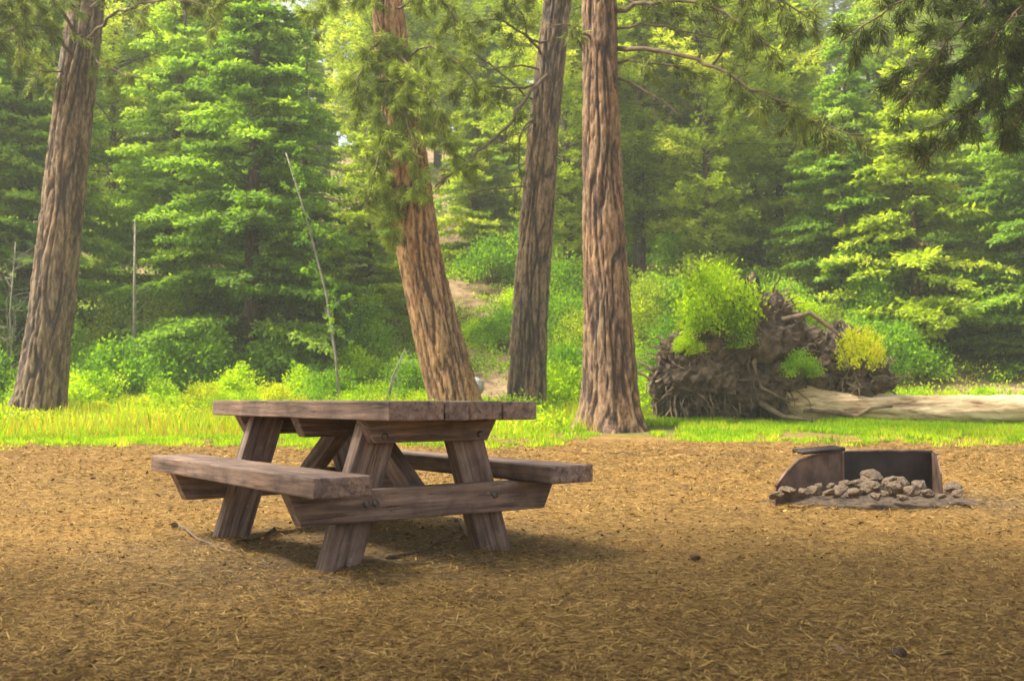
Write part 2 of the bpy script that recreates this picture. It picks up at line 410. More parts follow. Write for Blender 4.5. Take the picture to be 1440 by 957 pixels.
GOLD = leaf_mat('yellow_leaves', [(0.0, (0.20, 0.23, 0.01)), (0.4, (0.42, 0.47, 0.016)), (0.7, (0.58, 0.60, 0.03)), (1.0, (0.68, 0.58, 0.08))], trans=0.5)
GRASS = leaf_mat('grass_blades', [(0.0, (0.12, 0.22, 0.010)), (0.4, (0.27, 0.45, 0.012)), (0.75, (0.44, 0.58, 0.018)), (1.0, (0.62, 0.55, 0.07))], trans=0.5)
STRAW = leaf_mat('dry_grass', [(0.0, (0.32, 0.24, 0.03)), (0.5, (0.55, 0.42, 0.05)), (1.0, (0.68, 0.50, 0.12))], trans=0.45)
NEEDLE = leaf_mat('fallen_needles', [(0.0, (0.055, 0.029, 0.009)), (0.35, (0.20, 0.113, 0.032)), (0.75, (0.38, 0.235, 0.068)), (1.0, (0.58, 0.40, 0.14))], trans=0.1, rough=0.6)

# ------------------------------------------------------------------ ground
def grade(a, b, dens):
    out = [a]
    while out[-1] < b: out.append(out[-1] + dens(out[-1]))
    return np.array(out)


gy = grade(-30, 420, lambda y: min(6, 0.04 + 0.032 * max(0, 2.4 - y, y - 9)))
gx = grade(-160, 160, lambda x: min(6, 0.05 + 0.04 * max(0, abs(x) - 4.2)))
XX, YY = np.meshgrid(gx, gy)
ZZ = ground_z(XX, YY)
nx_, ny_ = len(gx), len(gy)
vs = np.stack([XX, YY, ZZ], -1).reshape(-1, 3)
ii = (np.arange(ny_ - 1)[:, None] * nx_ + np.arange(nx_ - 1)[None, :]).ravel()
fs = np.stack([ii, ii + 1, ii + nx_ + 1, ii + nx_], -1).ravel()
ground = link('ground', np_mesh('ground', vs, fs, np.full(len(ii), 4), smooth=True), M_GROUND)
tag(ground, kind='structure')

# ------------------------------------------------------------------ picnic table
YAW = -0.932
table = tag(empty('picnic_table', (-0.836, 5.423, 0), YAW), 'heavy weathered brown timber picnic table with attached benches', 'picnic table')
TH = 0.086
LT = 2.11
edges = [-0.4025, -0.115, 0.02, 0.205, 0.4025]
for i in range(4):
    w = edges[i + 1] - edges[i] - 0.006
    bevel_box('tabletop_plank', (LT + [0, .006, -.004, .012][i], w, TH), M_WOOD, table, (0, (edges[i] + edges[i + 1]) / 2, 0.76 - TH / 2 - [0, .002, 0, .003][i]), (0, 0, [0, .002, 0, -.001][i]), bev=0.007, seed=i)
for i, s in enumerate((-1, 1)):
    bevel_box('bench_plank', (2.127, 0.272, TH), M_WOOD, table, (0, s * 0.616, 0.447 - TH / 2), (0, 0, 0), bev=0.009, seed=5 + i)
BT = 0.085
ztop = 0.76 - TH - 0.001
for i, u in enumerate((0.74, -0.74)):
    sgn = 1 if u > 0 else -1
    # top cross beam and seat cross beam, outside the legs
    bevel_box('top_beam', (0.74, BT, 0.105), M_WOOD, table, (u, 0, ztop - 0.0525), (0, 0, PI / 2), cuts=(0.06, 0.06), seed=10 + i)
    bevel_box('seat_beam', (1.47, BT, 0.145), M_WOOD, table, (u, 0, 0.447 - TH - 0.001 - 0.0725), (0, 0, PI / 2), cuts=(0.07, 0.07), seed=12 + i)
    ul = u - sgn * (BT + 0.002)
    for k, s in enumerate((-1, 1)):
        top = Vector((0.225 * s, ztop)); bot = Vector((0.445 * s, -0.05))
        d = top - bot; Ln = d.length
        ang = math.atan2(d.x, d.y)          # lean in the v-z plane
        mid = (top + bot) / 2
        o = bevel_box('leg', (Ln, 0.18, BT), M_WOOD, table, (0, 0, 0), (0, 0, 0), seed=20 + i * 2 + k)
        # plank length -> along leg, width in the v-z plane, thickness along u
        ex = Vector((0, d.x, d.y)).normalized(); ez = Vector((1, 0, 0)); ey = ez.cross(ex)
        o.matrix_local = Matrix.Translation((ul, mid.x, mid.y)) @ Matrix((ex, ey, ez)).transposed().to_4x4()
    # diagonal brace from the seat beam up to the middle of the top
    a = Vector((ul - sgn * 0.02, 0, 0.30)); b = Vector((sgn * 0.09, 0, ztop - 0.01))
    d = b - a
    ex = d.normalized(); ey = Vector((0, 1, 0)); ez = ex.cross(ey)
    o = bevel_box('brace', (d.length, 0.085, 0.10), M_WOOD, table, seed=30 + i)
    o.matrix_local = Matrix.Translation((a + b) / 2) @ Matrix((ex, ey, ez)).transposed().to_4x4()
    # bolt heads through each leg and beam
    for v, z in ((-0.265, 0.60), (0.265, 0.60), (-0.355, 0.30), (0.355, 0.30), (-0.31, 0.30)):
        t = Tubes(); t.add([(0, 0, -0.002), (sgn * 0.008, 0, 0), (sgn * 0.012, 0, 0)], [0.016, 0.016, 0.009], 10)
        bo = link('bolt', t.mesh('bolt', smooth=False), M_BOLT, table); bo.location = (u + sgn * (BT / 2 + 0.001), v, z)
bevel_box('cleat', (0.72, 0.085, 0.10), M_WOOD, table, (0.0, 0, ztop - 0.05), (0, 0, PI / 2), cuts=(0.05, 0.05), seed=40)

# ------------------------------------------------------------------ fire ring (steel firebox), grate, ash and stones
fp = empty('fire_ring', (3.45, 7.9, gz(3.45, 7.9)))
tag(fp, 'low rusty steel campfire box open toward the camera with stones against it', 'fire ring')
fz = fp.location


def plate(name, pts, th, mat, parent, rim=None):
    """steel plate through the polyline (top and bottom outline), given thickness"""
    bm = bmesh.new()
    n = len(pts)
    vt = [bm.verts.new(Vector(p[0]) - fz) for p in pts]; vb = [bm.verts.new(Vector(p[1]) - fz) for p in pts]
    fcs = [bm.faces.new((vt[i], vt[i + 1], vb[i + 1], vb[i])) for i in range(n - 1)]
    bmesh.ops.recalc_face_normals(bm, faces=bm.faces)
    me = bpy.data.meshes.new(name); bm.to_mesh(me); bm.free()
    o = link(name, me, mat, parent)
    md = o.modifiers.new('thick', 'SOLIDIFY'); md.thickness = th; md.offset = 0
    bv = o.modifiers.new('bev', 'BEVEL'); bv.width = th * 0.3; bv.segments = 1
    return o


def g0(px, Y, z): 
    p = at(px, 600, Y); return Vector((p.x, Y, z))


left = [(g0(1090, 7.30, 0.135), g0(1088, 7.30, -0.03)), (g0(1104, 7.36, 0.23), g0(1100, 7.36, -0.03)), (g0(1122, 7.45, 0.315), g0(1124, 7.45, -0.03)),
        (g0(1150, 7.62, 0.352), g0(1150, 7.62, -0.03)), (g0(1182, 7.80, 0.362), g0(1182, 7.80, -0.03))]
plate('side_panel', left, 0.008, M_STEEL, fp)
back = [(g0(1184, 7.83, 0.36), g0(1184, 7.83, -0.03)), (g0(1245, 8.0, 0.355), g0(1245, 8.0, -0.03)), (g0(1310, 8.12, 0.345), g0(1310, 8.12, -0.03))]
plate('back_panel', back, 0.008, M_SOOT, fp)
rgt = [(g0(1313, 8.10, 0.345), g0(1313, 8.10, -0.03)), (g0(1317, 7.95, 0.335), g0(1317, 7.95, -0.03)), (g0(1322, 7.8, 0.20), g0(1324, 7.8, -0.03))]
plate('side_panel', rgt, 0.008, M_STEEL, fp)
t = Tubes()
t.add([p[0] - fz + Vector((0, 0, 0.006)) for p in left], 0.012, 8); rim1 = link('rim', t.mesh('rim'), M_STEEL, fp)
t = Tubes(); t.add([p[0] - fz + Vector((0, 0, 0.006)) for p in back], 0.013, 8); t.add([p[0] - fz + Vector((0, 0, 0.004)) for p in rgt[:2]], 0.011, 8)
link('rim', t.mesh('rim'), M_STEEL, fp)
for px_, Y_ in ((1183, 7.80), (1312, 8.10)):
    t = Tubes(); q_ = g0(px_, Y_, 0.36 if px_ < 1200 else 0.345) - fz; t.add([q_, q_ - Vector((0, 0, .4))], 0.018, 6); link('corner_post', t.mesh('corner_post', smooth=False), M_STEEL, fp)
# cooking grate folded over the left end
gr = Tubes()
ga, gb = g0(1128, 7.42, 0.378) - fz, g0(1186, 7.62, 0.395) - fz
dv = Vector((0.02, 0.30, 0.0))
for k in range(9):
    o_ = ga + (gb - ga) * (k / 8); gr.add([o_, o_ + dv], 0.010, 6)
for k in (0, 0.5, 1):
    gr.add([ga + dv * k, gb + dv * k], 0.017, 6)
link('grate', gr.mesh('grate'), M_SOOT, fp)

# ash heap
bm = bmesh.new(); bmesh.ops.create_grid(bm, x_segments=70, y_segments=40, size=1.0)
for v in bm.verts:
    r = math.hypot(v.co.x, v.co.y)
    h = max(0.0, 1 - r) ** 0.7
    v.co = Vector((v.co.x * 0.86, v.co.y * 0.50, h * 0.125 - 0.02 + mnoise.noise(v.co * 5) * 0.05 * h + mnoise.noise(v.co * 17) * 0.035 * h))
for f in bm.faces: f.smooth = True
me = bpy.data.meshes.new('ash_heap'); bm.to_mesh(me); bm.free()
ash = link('ash_heap', me, M_ASH); ash.location = (g0(1222, 7.60, 0).x, 7.55, gz(3.0, 7.6))
tag(ash, kind='stuff')


def stone_mesh(name, seed, flat=0.7):
    bm = bmesh.new(); bmesh.ops.create_icosphere(bm, subdivisions=3, radius=1.0)
    sd = Vector((seed * 3.1, seed * 7.7, seed * 1.3))
    # facets: push onto a few random planes
    pl = [(Vector((random.gauss(0, 1), random.gauss(0, 1), random.gauss(0, 1))).normalized(), random.uniform(0.45, 0.8)) for _ in range(13)]
    for v in bm.verts:
        for n_, d_ in pl:
            k = v.co.dot(n_) - d_
            if k > 0: v.co -= n_ * k * 0.9
        v.co += v.co.normalized() * (mnoise.noise(v.co * 1.6 + sd) * 0.22 + mnoise.noise(v.co * 5 + sd) * 0.10)
        v.co.z *= flat
    for f in bm.faces: f.smooth = False
    me = bpy.data.meshes.new(name); bm.to_mesh(me); bm.free()
    return me


stones = [stone_mesh('stone', i, random.uniform(0.6, 0.85)) for i in range(7)]
for s_ in stones: s_.materials.append(M_STONE)
# (px, py of centre, depth, radius) of each stone in the heap
SP = [(1093, 696, 7.12, .05), (1100, 690, 7.20, .055), (1112, 689, 7.15, .065), (1130, 692, 7.14, .05), (1146, 689, 7.12, .06), (1164, 692, 7.10, .055), (1182, 688, 7.10, .07), (1201, 691, 7.06, .06), (1220, 686, 7.08, .085),
      (1240, 692, 7.05, .06), (1259, 686, 7.08, .085), (1281, 690, 7.06, .07), (1270, 699, 6.95, .05), (1302, 692, 7.10, .055), (1336, 684, 7.20, .075), (1348, 693, 7.1, .05), (1322, 697, 7.0, .04), (1232, 698, 6.95, .045),
      (1225, 671, 7.42, .10), (1247, 677, 7.38, .085), (1204, 680, 7.36, .07), (1268, 678, 7.42, .08), (1186, 681, 7.32, .055), (1292, 680, 7.40, .075), (1168, 684, 7.30, .045), (1152, 683, 7.30, .04)]
ORD = ['first', 'second', 'third', 'fourth', 'fifth', 'sixth', 'seventh', 'eighth', 'ninth', 'tenth', 'eleventh', 'twelfth', 'thirteenth', 'fourteenth', 'fifteenth', 'sixteenth',
       'seventeenth', 'eighteenth', 'nineteenth', 'twentieth', 'twenty-first', 'twenty-second', 'twenty-third', 'twenty-fourth', 'twenty-fifth', 'twenty-sixth', 'twenty-seventh', 'twenty-eighth', 'twenty-ninth', 'thirtieth']
front = sorted(range(len(SP)), key=lambda i: SP[i][0])
rank = {}
for row in (0, 1):
    ids = [i for i in front if (SP[i][2] > 7.3) == bool(row)]
    for k, i in enumerate(ids): rank[i] = (row, k)
for i, (px, py, Y, r) in enumerate(SP):
    p = at(px, py, Y)
    o = link('stone', stones[i % 7], None)
    o.location = p; o.scale = (r * random.uniform(1, 1.3), r, r * 0.9); o.rotation_euler = (random.uniform(-.3, .3), random.uniform(-.3, .3), random.uniform(0, 6))
    row, k = rank[i]
    size = 'large' if r >= .09 else ('fist-sized' if r < .06 else 'rough')
    tag(o, f'{size} brown stone, {ORD[k]} from the left in the {"upper" if row else "lower"} row at the fire ring', 'stone', 'stones heaped in front of the fire ring')

# ------------------------------------------------------------------ big trunks
def trunk_mesh(name, path, seg=120, ridge=0.05, flare=0.0, seed=0):
    """path: list of (point, radius); bark ridges modelled as relief"""
    pts = np.array([tuple(p) for p, _ in path]); rad = np.array([r for _, r in path])
    s = np.concatenate([[0], np.cumsum(np.linalg.norm(np.diff(pts, axis=0), axis=1))])
    n = int(s[-1] / 0.06)
    t = np.linspace(0, s[-1], n)
    P = np.stack([np.interp(t, s, pts[:, k]) for k in range(3)], -1)
    # smooth the path
    for _ in range(25):
        P[1:-1] = (P[:-2] + 2 * P[1:-1] + P[2:]) / 4
    R = np.interp(t, s, rad)
    ang = np.arange(seg) / seg * 2 * PI
    V = np.empty((n, seg, 3)); TI = np.zeros((n, seg))
    for i in range(n):
        fl = flare * math.exp(-t[i] / 0.45)
        for j in range(seg):
            a = ang[j]
            c, d = math.cos(a), math.sin(a)
            q = Vector((c * R[i] * 7.5, d * R[i] * 7.5, t[i] * 0.65 + seed * 9))
            q2 = Vector((c * R[i] * 15, d * R[i] * 15, t[i] * 2.2 + seed * 5))
            w = mnoise.noise(q * 0.5) * 1.2
            fu = min(1.0, abs(mnoise.noise(q + Vector((w, w, 0)))) / 0.20)
            cr_ = min(1.0, 0.35 + abs(mnoise.noise(q2 * 0.8)) / 0.20)
            pl_ = fu * (0.45 + 0.55 * cr_)
            h = (pl_ - 0.4) * ridge + mnoise.noise(q2 * 2.2) * ridge * 0.35
            TI[i, j] = pl_
            lob = 1 + fl * (0.75 + 0.5 * math.sin(a * 5 + seed) + 0.25 * math.sin(a * 3 + 1 + seed))
            big = 1 + 0.05 * mnoise.noise(Vector((c, d, t[i] * 0.35 + seed)))
            r = R[i] * lob * big + h
            V[i, j] = (P[i, 0] + c * r, P[i, 1] + d * r, P[i, 2])
    idx = np.arange(n - 1)[:, None] * seg + np.arange(seg)[None, :]
    nxt = np.arange(n - 1)[:, None] * seg + ((np.arange(seg) + 1) % seg)[None, :]
    f = np.stack([idx, nxt, nxt + seg, idx + seg], -1).reshape(-1)
    cap = np.arange(seg) + (n - 1) * seg
    return np_mesh(name, V.reshape(-1, 3), np.concatenate([f, cap]), np.concatenate([np.full(len(f) // 4, 4), [seg]]), tint=TI.ravel(), smooth=True)


def needle_tufts(L, centers, dirs, n=12, ln=0.2, w=0.014, spread=0.7, tint=None, sag=0.25):
    """spiky tufts of long needles at centers, pointing along dirs"""
    centers = np.asarray(centers); dirs = np.asarray(dirs)
    m = len(centers)
    p = np.repeat(centers, n, 0) + RNG.normal(size=(m * n, 3)) * 0.03
    d = np.repeat(dirs, n, 0) / (np.linalg.norm(np.repeat(dirs, n, 0), axis=1)[:, None] + 1e-9) + RNG.normal(size=(m * n, 3)) * spread
    d[:, 2] -= sag
    tt = np.repeat(np.clip(RNG.normal(0.45, 0.2, m), 0, 1), n) + RNG.normal(0, 0.08, m * n)
    L.add(p, d, ln * RNG.uniform(0.7, 1.3, m * n), w, np.clip(tt, 0, 1))


def limb(root, pts, r0, r1, T, L, twigs=14, tl=0.7, tufts=5, n=20, ln=0.22, w=0.022, start=0.35, sag=0.3, tuft_p=1.0, split=True):
    """a limb with side twigs; wood into T, needles into L. coordinates local to root"""
    pts = np.array([tuple(p) for p in pts]) - np.array(tuple(root))
    # resample with wobble
    s = np.concatenate([[0], np.cumsum(np.linalg.norm(np.diff(pts, axis=0), axis=1))])
    m = max(6, int(s[-1] / 0.25))
    t = np.linspace(0, s[-1], m)
    P = np.stack([np.interp(t, s, pts[:, k]) for k in range(3)], -1)
    for _ in range(3): P[1:-1] = (P[:-2] + 2 * P[1:-1] + P[2:]) / 4
    P[1:-1] += RNG.normal(size=(m - 2, 3)) * 0.03
    if T.n and split: T.cut()
    T.add(P, np.linspace(r0, r1, m), 7)
    tan = np.gradient(P, axis=0); tan /= np.linalg.norm(tan, axis=1)[:, None]
    cs, ds = [], []
    for k in range(twigs):
        u = start + (1 - start) * (k + RNG.random()) / twigs
        i = min(m - 1, int(u * (m - 1)))
        d = tan[i] * 0.7 + RNG.normal(size=3) * 0.75
        d[2] -= sag * RNG.random()
        d /= np.linalg.norm(d)
        l = tl * RNG.uniform(0.5, 1.2) * (1.15 - 0.5 * u)
        q = [P[i]]
        for j in range(4):
            d = d + RNG.normal(size=3) * 0.18; d[2] -= sag * 0.25; d /= np.linalg.norm(d)
            q.append(q[-1] + d * l / 4)
        T.add(q, np.linspace(max(0.006, r1 * 0.8), 0.004, 5), 4, cap=False)
        if RNG.random() < tuft_p:
            for j in range(tufts):
                v = RNG.uniform(0.25, 1.0) * 4; a = int(min(3, v)); fr = v - a
                cs.append(q[a] * (1 - fr) + q[a + 1] * fr); ds.append(q[a + 1] - q[a])
    if cs and L is not None: needle_tufts(L, cs, ds, n, ln, w, sag=sag)


def link_limbs(T, parent):
    T.cut()
    for v, f, n in T.done:
        q = Tubes(); q.v, q.f, q.n = v, f, n
        link('branch', q.mesh('branch'), M_BRANCH, parent)


def big_tree(name, label, path_px, Y, mat, flare, top_m, cat='tree', seed=0, depth_shift=0.0):
    """path_px: (px, py, width_px) from the base up; continues above the frame to height top_m"""
    b = at(path_px[0][0], path_px[0][1], Y)
    zb = gz(b.x, Y) - 0.15
    root = empty(name, (b.x, Y, zb))
    path = []
    for px, py, w in path_px:
        p = at(px, py, Y); path.append((p, w * 0.44 * Y / F))
    path[0] = (Vector((path[0][0].x, Y, zb)), path[0][1])
    (p1, r1), (p2, r2) = path[-2], path[-1]
    d = (p2 - p1) / (p2.z - p1.z)
    q = p2.copy()
    H = top_m - p2.z
    for k in range(1, 5):
        q = p2 + d * (H * k / 4) * (1 - 0.12 * k)
        q.z = p2.z + H * k / 4
        path.append((q.copy(), r2 * (1 - 0.22 * k) + 0.02))
    loc = [(p - root.location, r) for p, r in path]
    link('trunk', trunk_mesh('trunk', loc, ridge=0.075, flare=flare, seed=seed), mat, root)
    tag(root, label, cat)
    return root, path


def upper_crown(root, path, z0, spread, nb, L, T, seed):
    """limbs above the frame"""
    ps = [(p, r) for p, r in path]
    zs = np.array([p.z for p, r in ps])
    for k in range(nb):
        z = z0 + (zs[-1] - z0) * (k + RNG.random()) / nb
        p = np.array([np.interp(z, zs, [q[0][i] for q in ps]) for i in range(3)])
        a = RNG.uniform(0, 2 * PI); l = spread * (1.1 - 0.6 * (z - z0) / (zs[-1] - z0)) * RNG.uniform(0.7, 1.1)
        d = np.array([math.cos(a), math.sin(a), 0.12])
        pts = [p, p + d * l * 0.4, p + d * l * 0.75 + np.array([0, 0, -0.1]), p + d * l + np.array([0, 0, -0.45])]
        limb(root.location, [Vector(q) for q in pts], 0.06, 0.015, T, L, twigs=12, tl=0.9, tufts=4, n=10, ln=0.24, w=0.022)


# left tree
tA, pA = big_tree('pine_tree', 'tall straight brown pine trunk at the left edge of the clearing, leaning slightly right', [(50, 590, 78), (58, 545, 70), (72, 440, 62), (98, 200, 57), (122, 0, 50)], 24.0, M_BARK_GREY, 0.25, 21, seed=1)
T = Tubes(); L = Leaves()
limb(tA.location, [at(112, 85, 24), at(70, 40, 22.5), at(30, 30, 21.5), at(-20, 60, 20.5)], 0.05, 0.015, T, L, twigs=26, tl=1.1, tufts=6, sag=0.5)
limb(tA.location, [at(115, 60, 24), at(70, -10, 22), at(10, -20, 21), at(-60, 20, 20)], 0.05, 0.015, T, L, twigs=26, tl=1.2, tufts=6, sag=0.5)
limb(tA.location, [at(116, 60, 24), at(160, 20, 22.5), at(230, -5, 21.5), at(300, 10, 21)], 0.045, 0.012, T, L, twigs=20, tl=1.0, tufts=5, sag=0.5)
limb(tA.location, [at(118, 20, 24), at(210, -60, 22), at(290, -40, 21.5), at(306, 50, 21.2)], 0.04, 0.012, T, L, twigs=16, tl=0.8, tufts=5, sag=0.4)
limb(tA.location, [at(116, 60, 24), at(150, 100, 23.4), at(200, 110, 23)], 0.03, 0.01, T, L, twigs=9, tl=0.7, tufts=4)
limb(tA.location, [at(110, 120, 24), at(80, 90, 23.4), at(40, 110, 23)], 0.03, 0.01, T, L, twigs=9, tl=0.7, tufts=4)
upper_crown(tA, pA, 10.5, 3.2, 8, L, T, 1)
link_limbs(T, tA); link('crown', L.mesh('crown'), OLIVE, tA)

# leaning orange trunk behind the table
tB, pB = big_tree('pine_tree', 'orange-barked pine trunk leaning left behind the picnic table with green sprays over it', [(652, 600, 84), (640, 560, 78), (618, 480, 73), (590, 360, 66), (572, 220, 60), (555, 100, 52), (545, 0, 46)], 24.0, M_BARK_ORANGE, 0.15, 20, seed=2)
T = Tubes(); L = Leaves()
for a in [[(556, 110, 24), (560, 130, 22.8), (580, 190, 22.2), (600, 280, 22)], [(556, 90, 24), (600, 60, 22.8), (650, 90, 22.3), (690, 150, 22)],
          [(550, 60, 24), (520, 60, 23), (500, 110, 22.5), (505, 170, 22.3)], [(556, 100, 24), (545, 120, 22.7), (540, 170, 22.2), (555, 225, 22)],
          [(548, 20, 24), (600, -20, 22.6), (640, 20, 22), (670, 70, 21.8)], [(548, 20, 24), (500, -30, 22.8), (460, -10, 22.2), (430, 30, 22)],
          [(560, 130, 24), (600, 150, 23), (640, 220, 22.7), (680, 240, 22.5)], [(552, 60, 24), (570, 90, 22.6), (600, 120, 22), (625, 180, 21.8)], 
          [(574, 240, 24), (560, 250, 23.4), (545, 290, 23.2), (560, 330, 23.1)], [(566, 160, 24), (540, 200, 23.2), (520, 260, 22.9), (515, 300, 22.8)]]:
    limb(tB.location, [at(*q) for q in a], 0.035, 0.010, T, L, twigs=27, tl=0.62, tufts=6, sag=0.45, start=0.15, ln=.21, w=.02)
upper_crown(tB, pB, 10.0, 3.0, 6, L, T, 2)
link_limbs(T, tB); link('crown', L.mesh('crown'), leaf_mat('spray_needles', [(0.0, (0.11, 0.135, 0.022)), (0.4, (0.25, 0.31, 0.045)), (0.7, (0.38, 0.45, 0.07)), (1.0, (0.52, 0.55, 0.12))]), tB)

# middle trunk
tC, pC = big_tree('pine_tree', 'slim brown pine trunk leaning right between the leaning trunk and the flared trunk', [(740, 597, 64), (741, 560, 56), (744, 460, 53), (755, 300, 49), (768, 150, 44), (784, 0, 40)], 25.0, M_BARK_GREY, 0.2, 20, seed=3)
T = Tubes(); L = Leaves()
limb(tC.location, [at(785, 95, 25), at(748, 125, 24.2), at(715, 180, 23.6), at(660, 225, 23.2), at(612, 262, 23)], 0.055, 0.02, T, L, twigs=16, tl=0.8, tufts=3, tuft_p=0.45)
limb(tC.location, [at(765, 190, 25), at(738, 160, 24.4), at(728, 210, 24.2), at(738, 250, 24), at(722, 280, 23.9)], 0.04, 0.012, T, L, twigs=10, tl=0.8, tufts=3, tuft_p=0.35)
limb(tC.location, [at(760, 120, 25), at(700, 125, 24), at(630, 118, 23.5)], 0.04, 0.012, T, L, twigs=14, tl=0.8, tufts=4, tuft_p=0.7)
limb(tC.location, [at(772, 90, 25), at(735, 40, 24), at(690, 20, 23.5), at(640, 45, 23)], 0.04, 0.012, T, L, twigs=16, tl=0.9, tufts=5)
limb(tC.location, [at(776, 60, 25), at(740, 60, 24), at(735, 10, 23.5), at(700, -30, 23)], 0.04, 0.012, T, L, twigs=12, tl=0.9, tufts=5)
for a in [[(760, 150, 25), (700, 100, 24.2), (650, 60, 23.8), (600, 30, 23.5)], [(770, 100, 25), (730, 90, 24.3), (690, 100, 24), (640, 85, 23.8)], [(757, 260, 25), (725, 265, 24.5), (690, 262, 24.3), (660, 275, 24.2)], [(766, 140, 25), (742, 190, 24.6), (700, 200, 24.4)]]:
    limb(tC.location, [at(*q) for q in a], 0.03, 0.008, T, None, twigs=16, tl=0.7, start=.2, sag=.2)
upper_crown(tC, pC, 10.5, 3.0, 7, L, T, 3)
link_limbs(T, tC); link('crown', L.mesh('crown'), OLIVE, tC)

# right trunk with flared base
tD, pD = big_tree('pine_tree', 'thick red-brown pine trunk with flared base and long arching branch to the right', [(859, 612, 92), (858, 580, 84), (857, 530, 79), (852, 400, 66), (847, 250, 57), (844, 100, 51), (843, 0, 49)], 21.0, M_BARK_RED, 0.42, 21, seed=4)
T = Tubes(); L = Leaves()
limb(tD.location, [at(868, 68, 21), at(920, 68, 20.2), at(980, 85, 19.6), at(1050, 118, 19), at(1110, 150, 18.6), at(1150, 180, 18.4), at(1215, 190, 18.2)], 0.055, 0.014, T, L, twigs=26, tl=0.9, tufts=5, start=.5, sag=.35)
limb(tD.location, [at(866, 90, 21), at(910, 84, 20.5), at(960, 95, 20.2), at(1010, 118, 20)], 0.03, 0.010, T, L, twigs=12, tl=0.6, tufts=3, tuft_p=.5)
limb(tD.location, [at(866, 15, 21), at(930, 0, 20), at(1000, 5, 19.4), at(1060, 45, 19), at(1090, 70, 18.8)], 0.05, 0.012, T, L, twigs=26, tl=0.9, tufts=5, start=.2)
limb(tD.location, [at(866, -10, 21), at(960, -40, 20), at(1080, -20, 19), at(1150, 40, 18.6)], 0.05, 0.012, T, L, twigs=28, tl=1.0, tufts=5, start=.3)
limb(tD.location, [at(835, 60, 21), at(800, 30, 20), at(770, 40, 19.4)], 0.03, 0.010, T, L, twigs=8, tl=0.6, tufts=4, tuft_p=.6)
for a in [[(866, 40, 21), (930, 30, 20.4), (1000, 60, 20), (1050, 50, 19.8)], [(868, 110, 21), (920, 130, 20.6), (960, 170, 20.3)], [(1000, 95, 19.6), (1030, 60, 19.4), (1045, 20, 19.3), (1040, -20, 19.2)], [(866, -5, 21), (940, 20, 20.3), (1010, 30, 19.8), (1070, 90, 19.5)]]:
    limb(tD.location, [at(*q) for q in a], 0.03, 0.008, T, None, twigs=18, tl=0.7, start=.2, sag=.2)
upper_crown(tD, pD, 9.6, 3.4, 8, L, T, 4)
link_limbs(T, tD); link('crown', L.mesh('crown'), OLIVE, tD)

# tree standing just outside the frame on the right; its drooping boughs hang into the picture
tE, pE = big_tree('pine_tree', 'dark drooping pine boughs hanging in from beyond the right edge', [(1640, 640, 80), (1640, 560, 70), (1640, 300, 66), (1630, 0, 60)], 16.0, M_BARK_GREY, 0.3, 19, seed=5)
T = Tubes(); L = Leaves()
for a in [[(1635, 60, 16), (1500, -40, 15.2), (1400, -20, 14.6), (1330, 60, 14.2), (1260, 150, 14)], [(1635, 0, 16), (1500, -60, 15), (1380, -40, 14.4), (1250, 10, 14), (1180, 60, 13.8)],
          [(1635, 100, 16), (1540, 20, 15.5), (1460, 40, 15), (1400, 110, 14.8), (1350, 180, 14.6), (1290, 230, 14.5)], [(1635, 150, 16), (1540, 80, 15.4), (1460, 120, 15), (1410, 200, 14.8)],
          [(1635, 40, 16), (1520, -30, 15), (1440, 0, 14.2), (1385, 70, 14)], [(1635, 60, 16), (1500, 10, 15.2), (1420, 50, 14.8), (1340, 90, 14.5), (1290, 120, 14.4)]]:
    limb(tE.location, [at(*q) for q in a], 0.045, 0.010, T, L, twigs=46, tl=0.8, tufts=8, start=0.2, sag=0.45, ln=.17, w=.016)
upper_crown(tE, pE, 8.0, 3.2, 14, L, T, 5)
link_limbs(T, tE); link('crown', L.mesh('crown'), leaf_mat('dark_needles', [(0.0, (0.02, 0.028, 0.010)), (0.4, (0.06, 0.08, 0.020)), (0.7, (0.12, 0.15, 0.035)), (1.0, (0.22, 0.25, 0.06))]), tE)

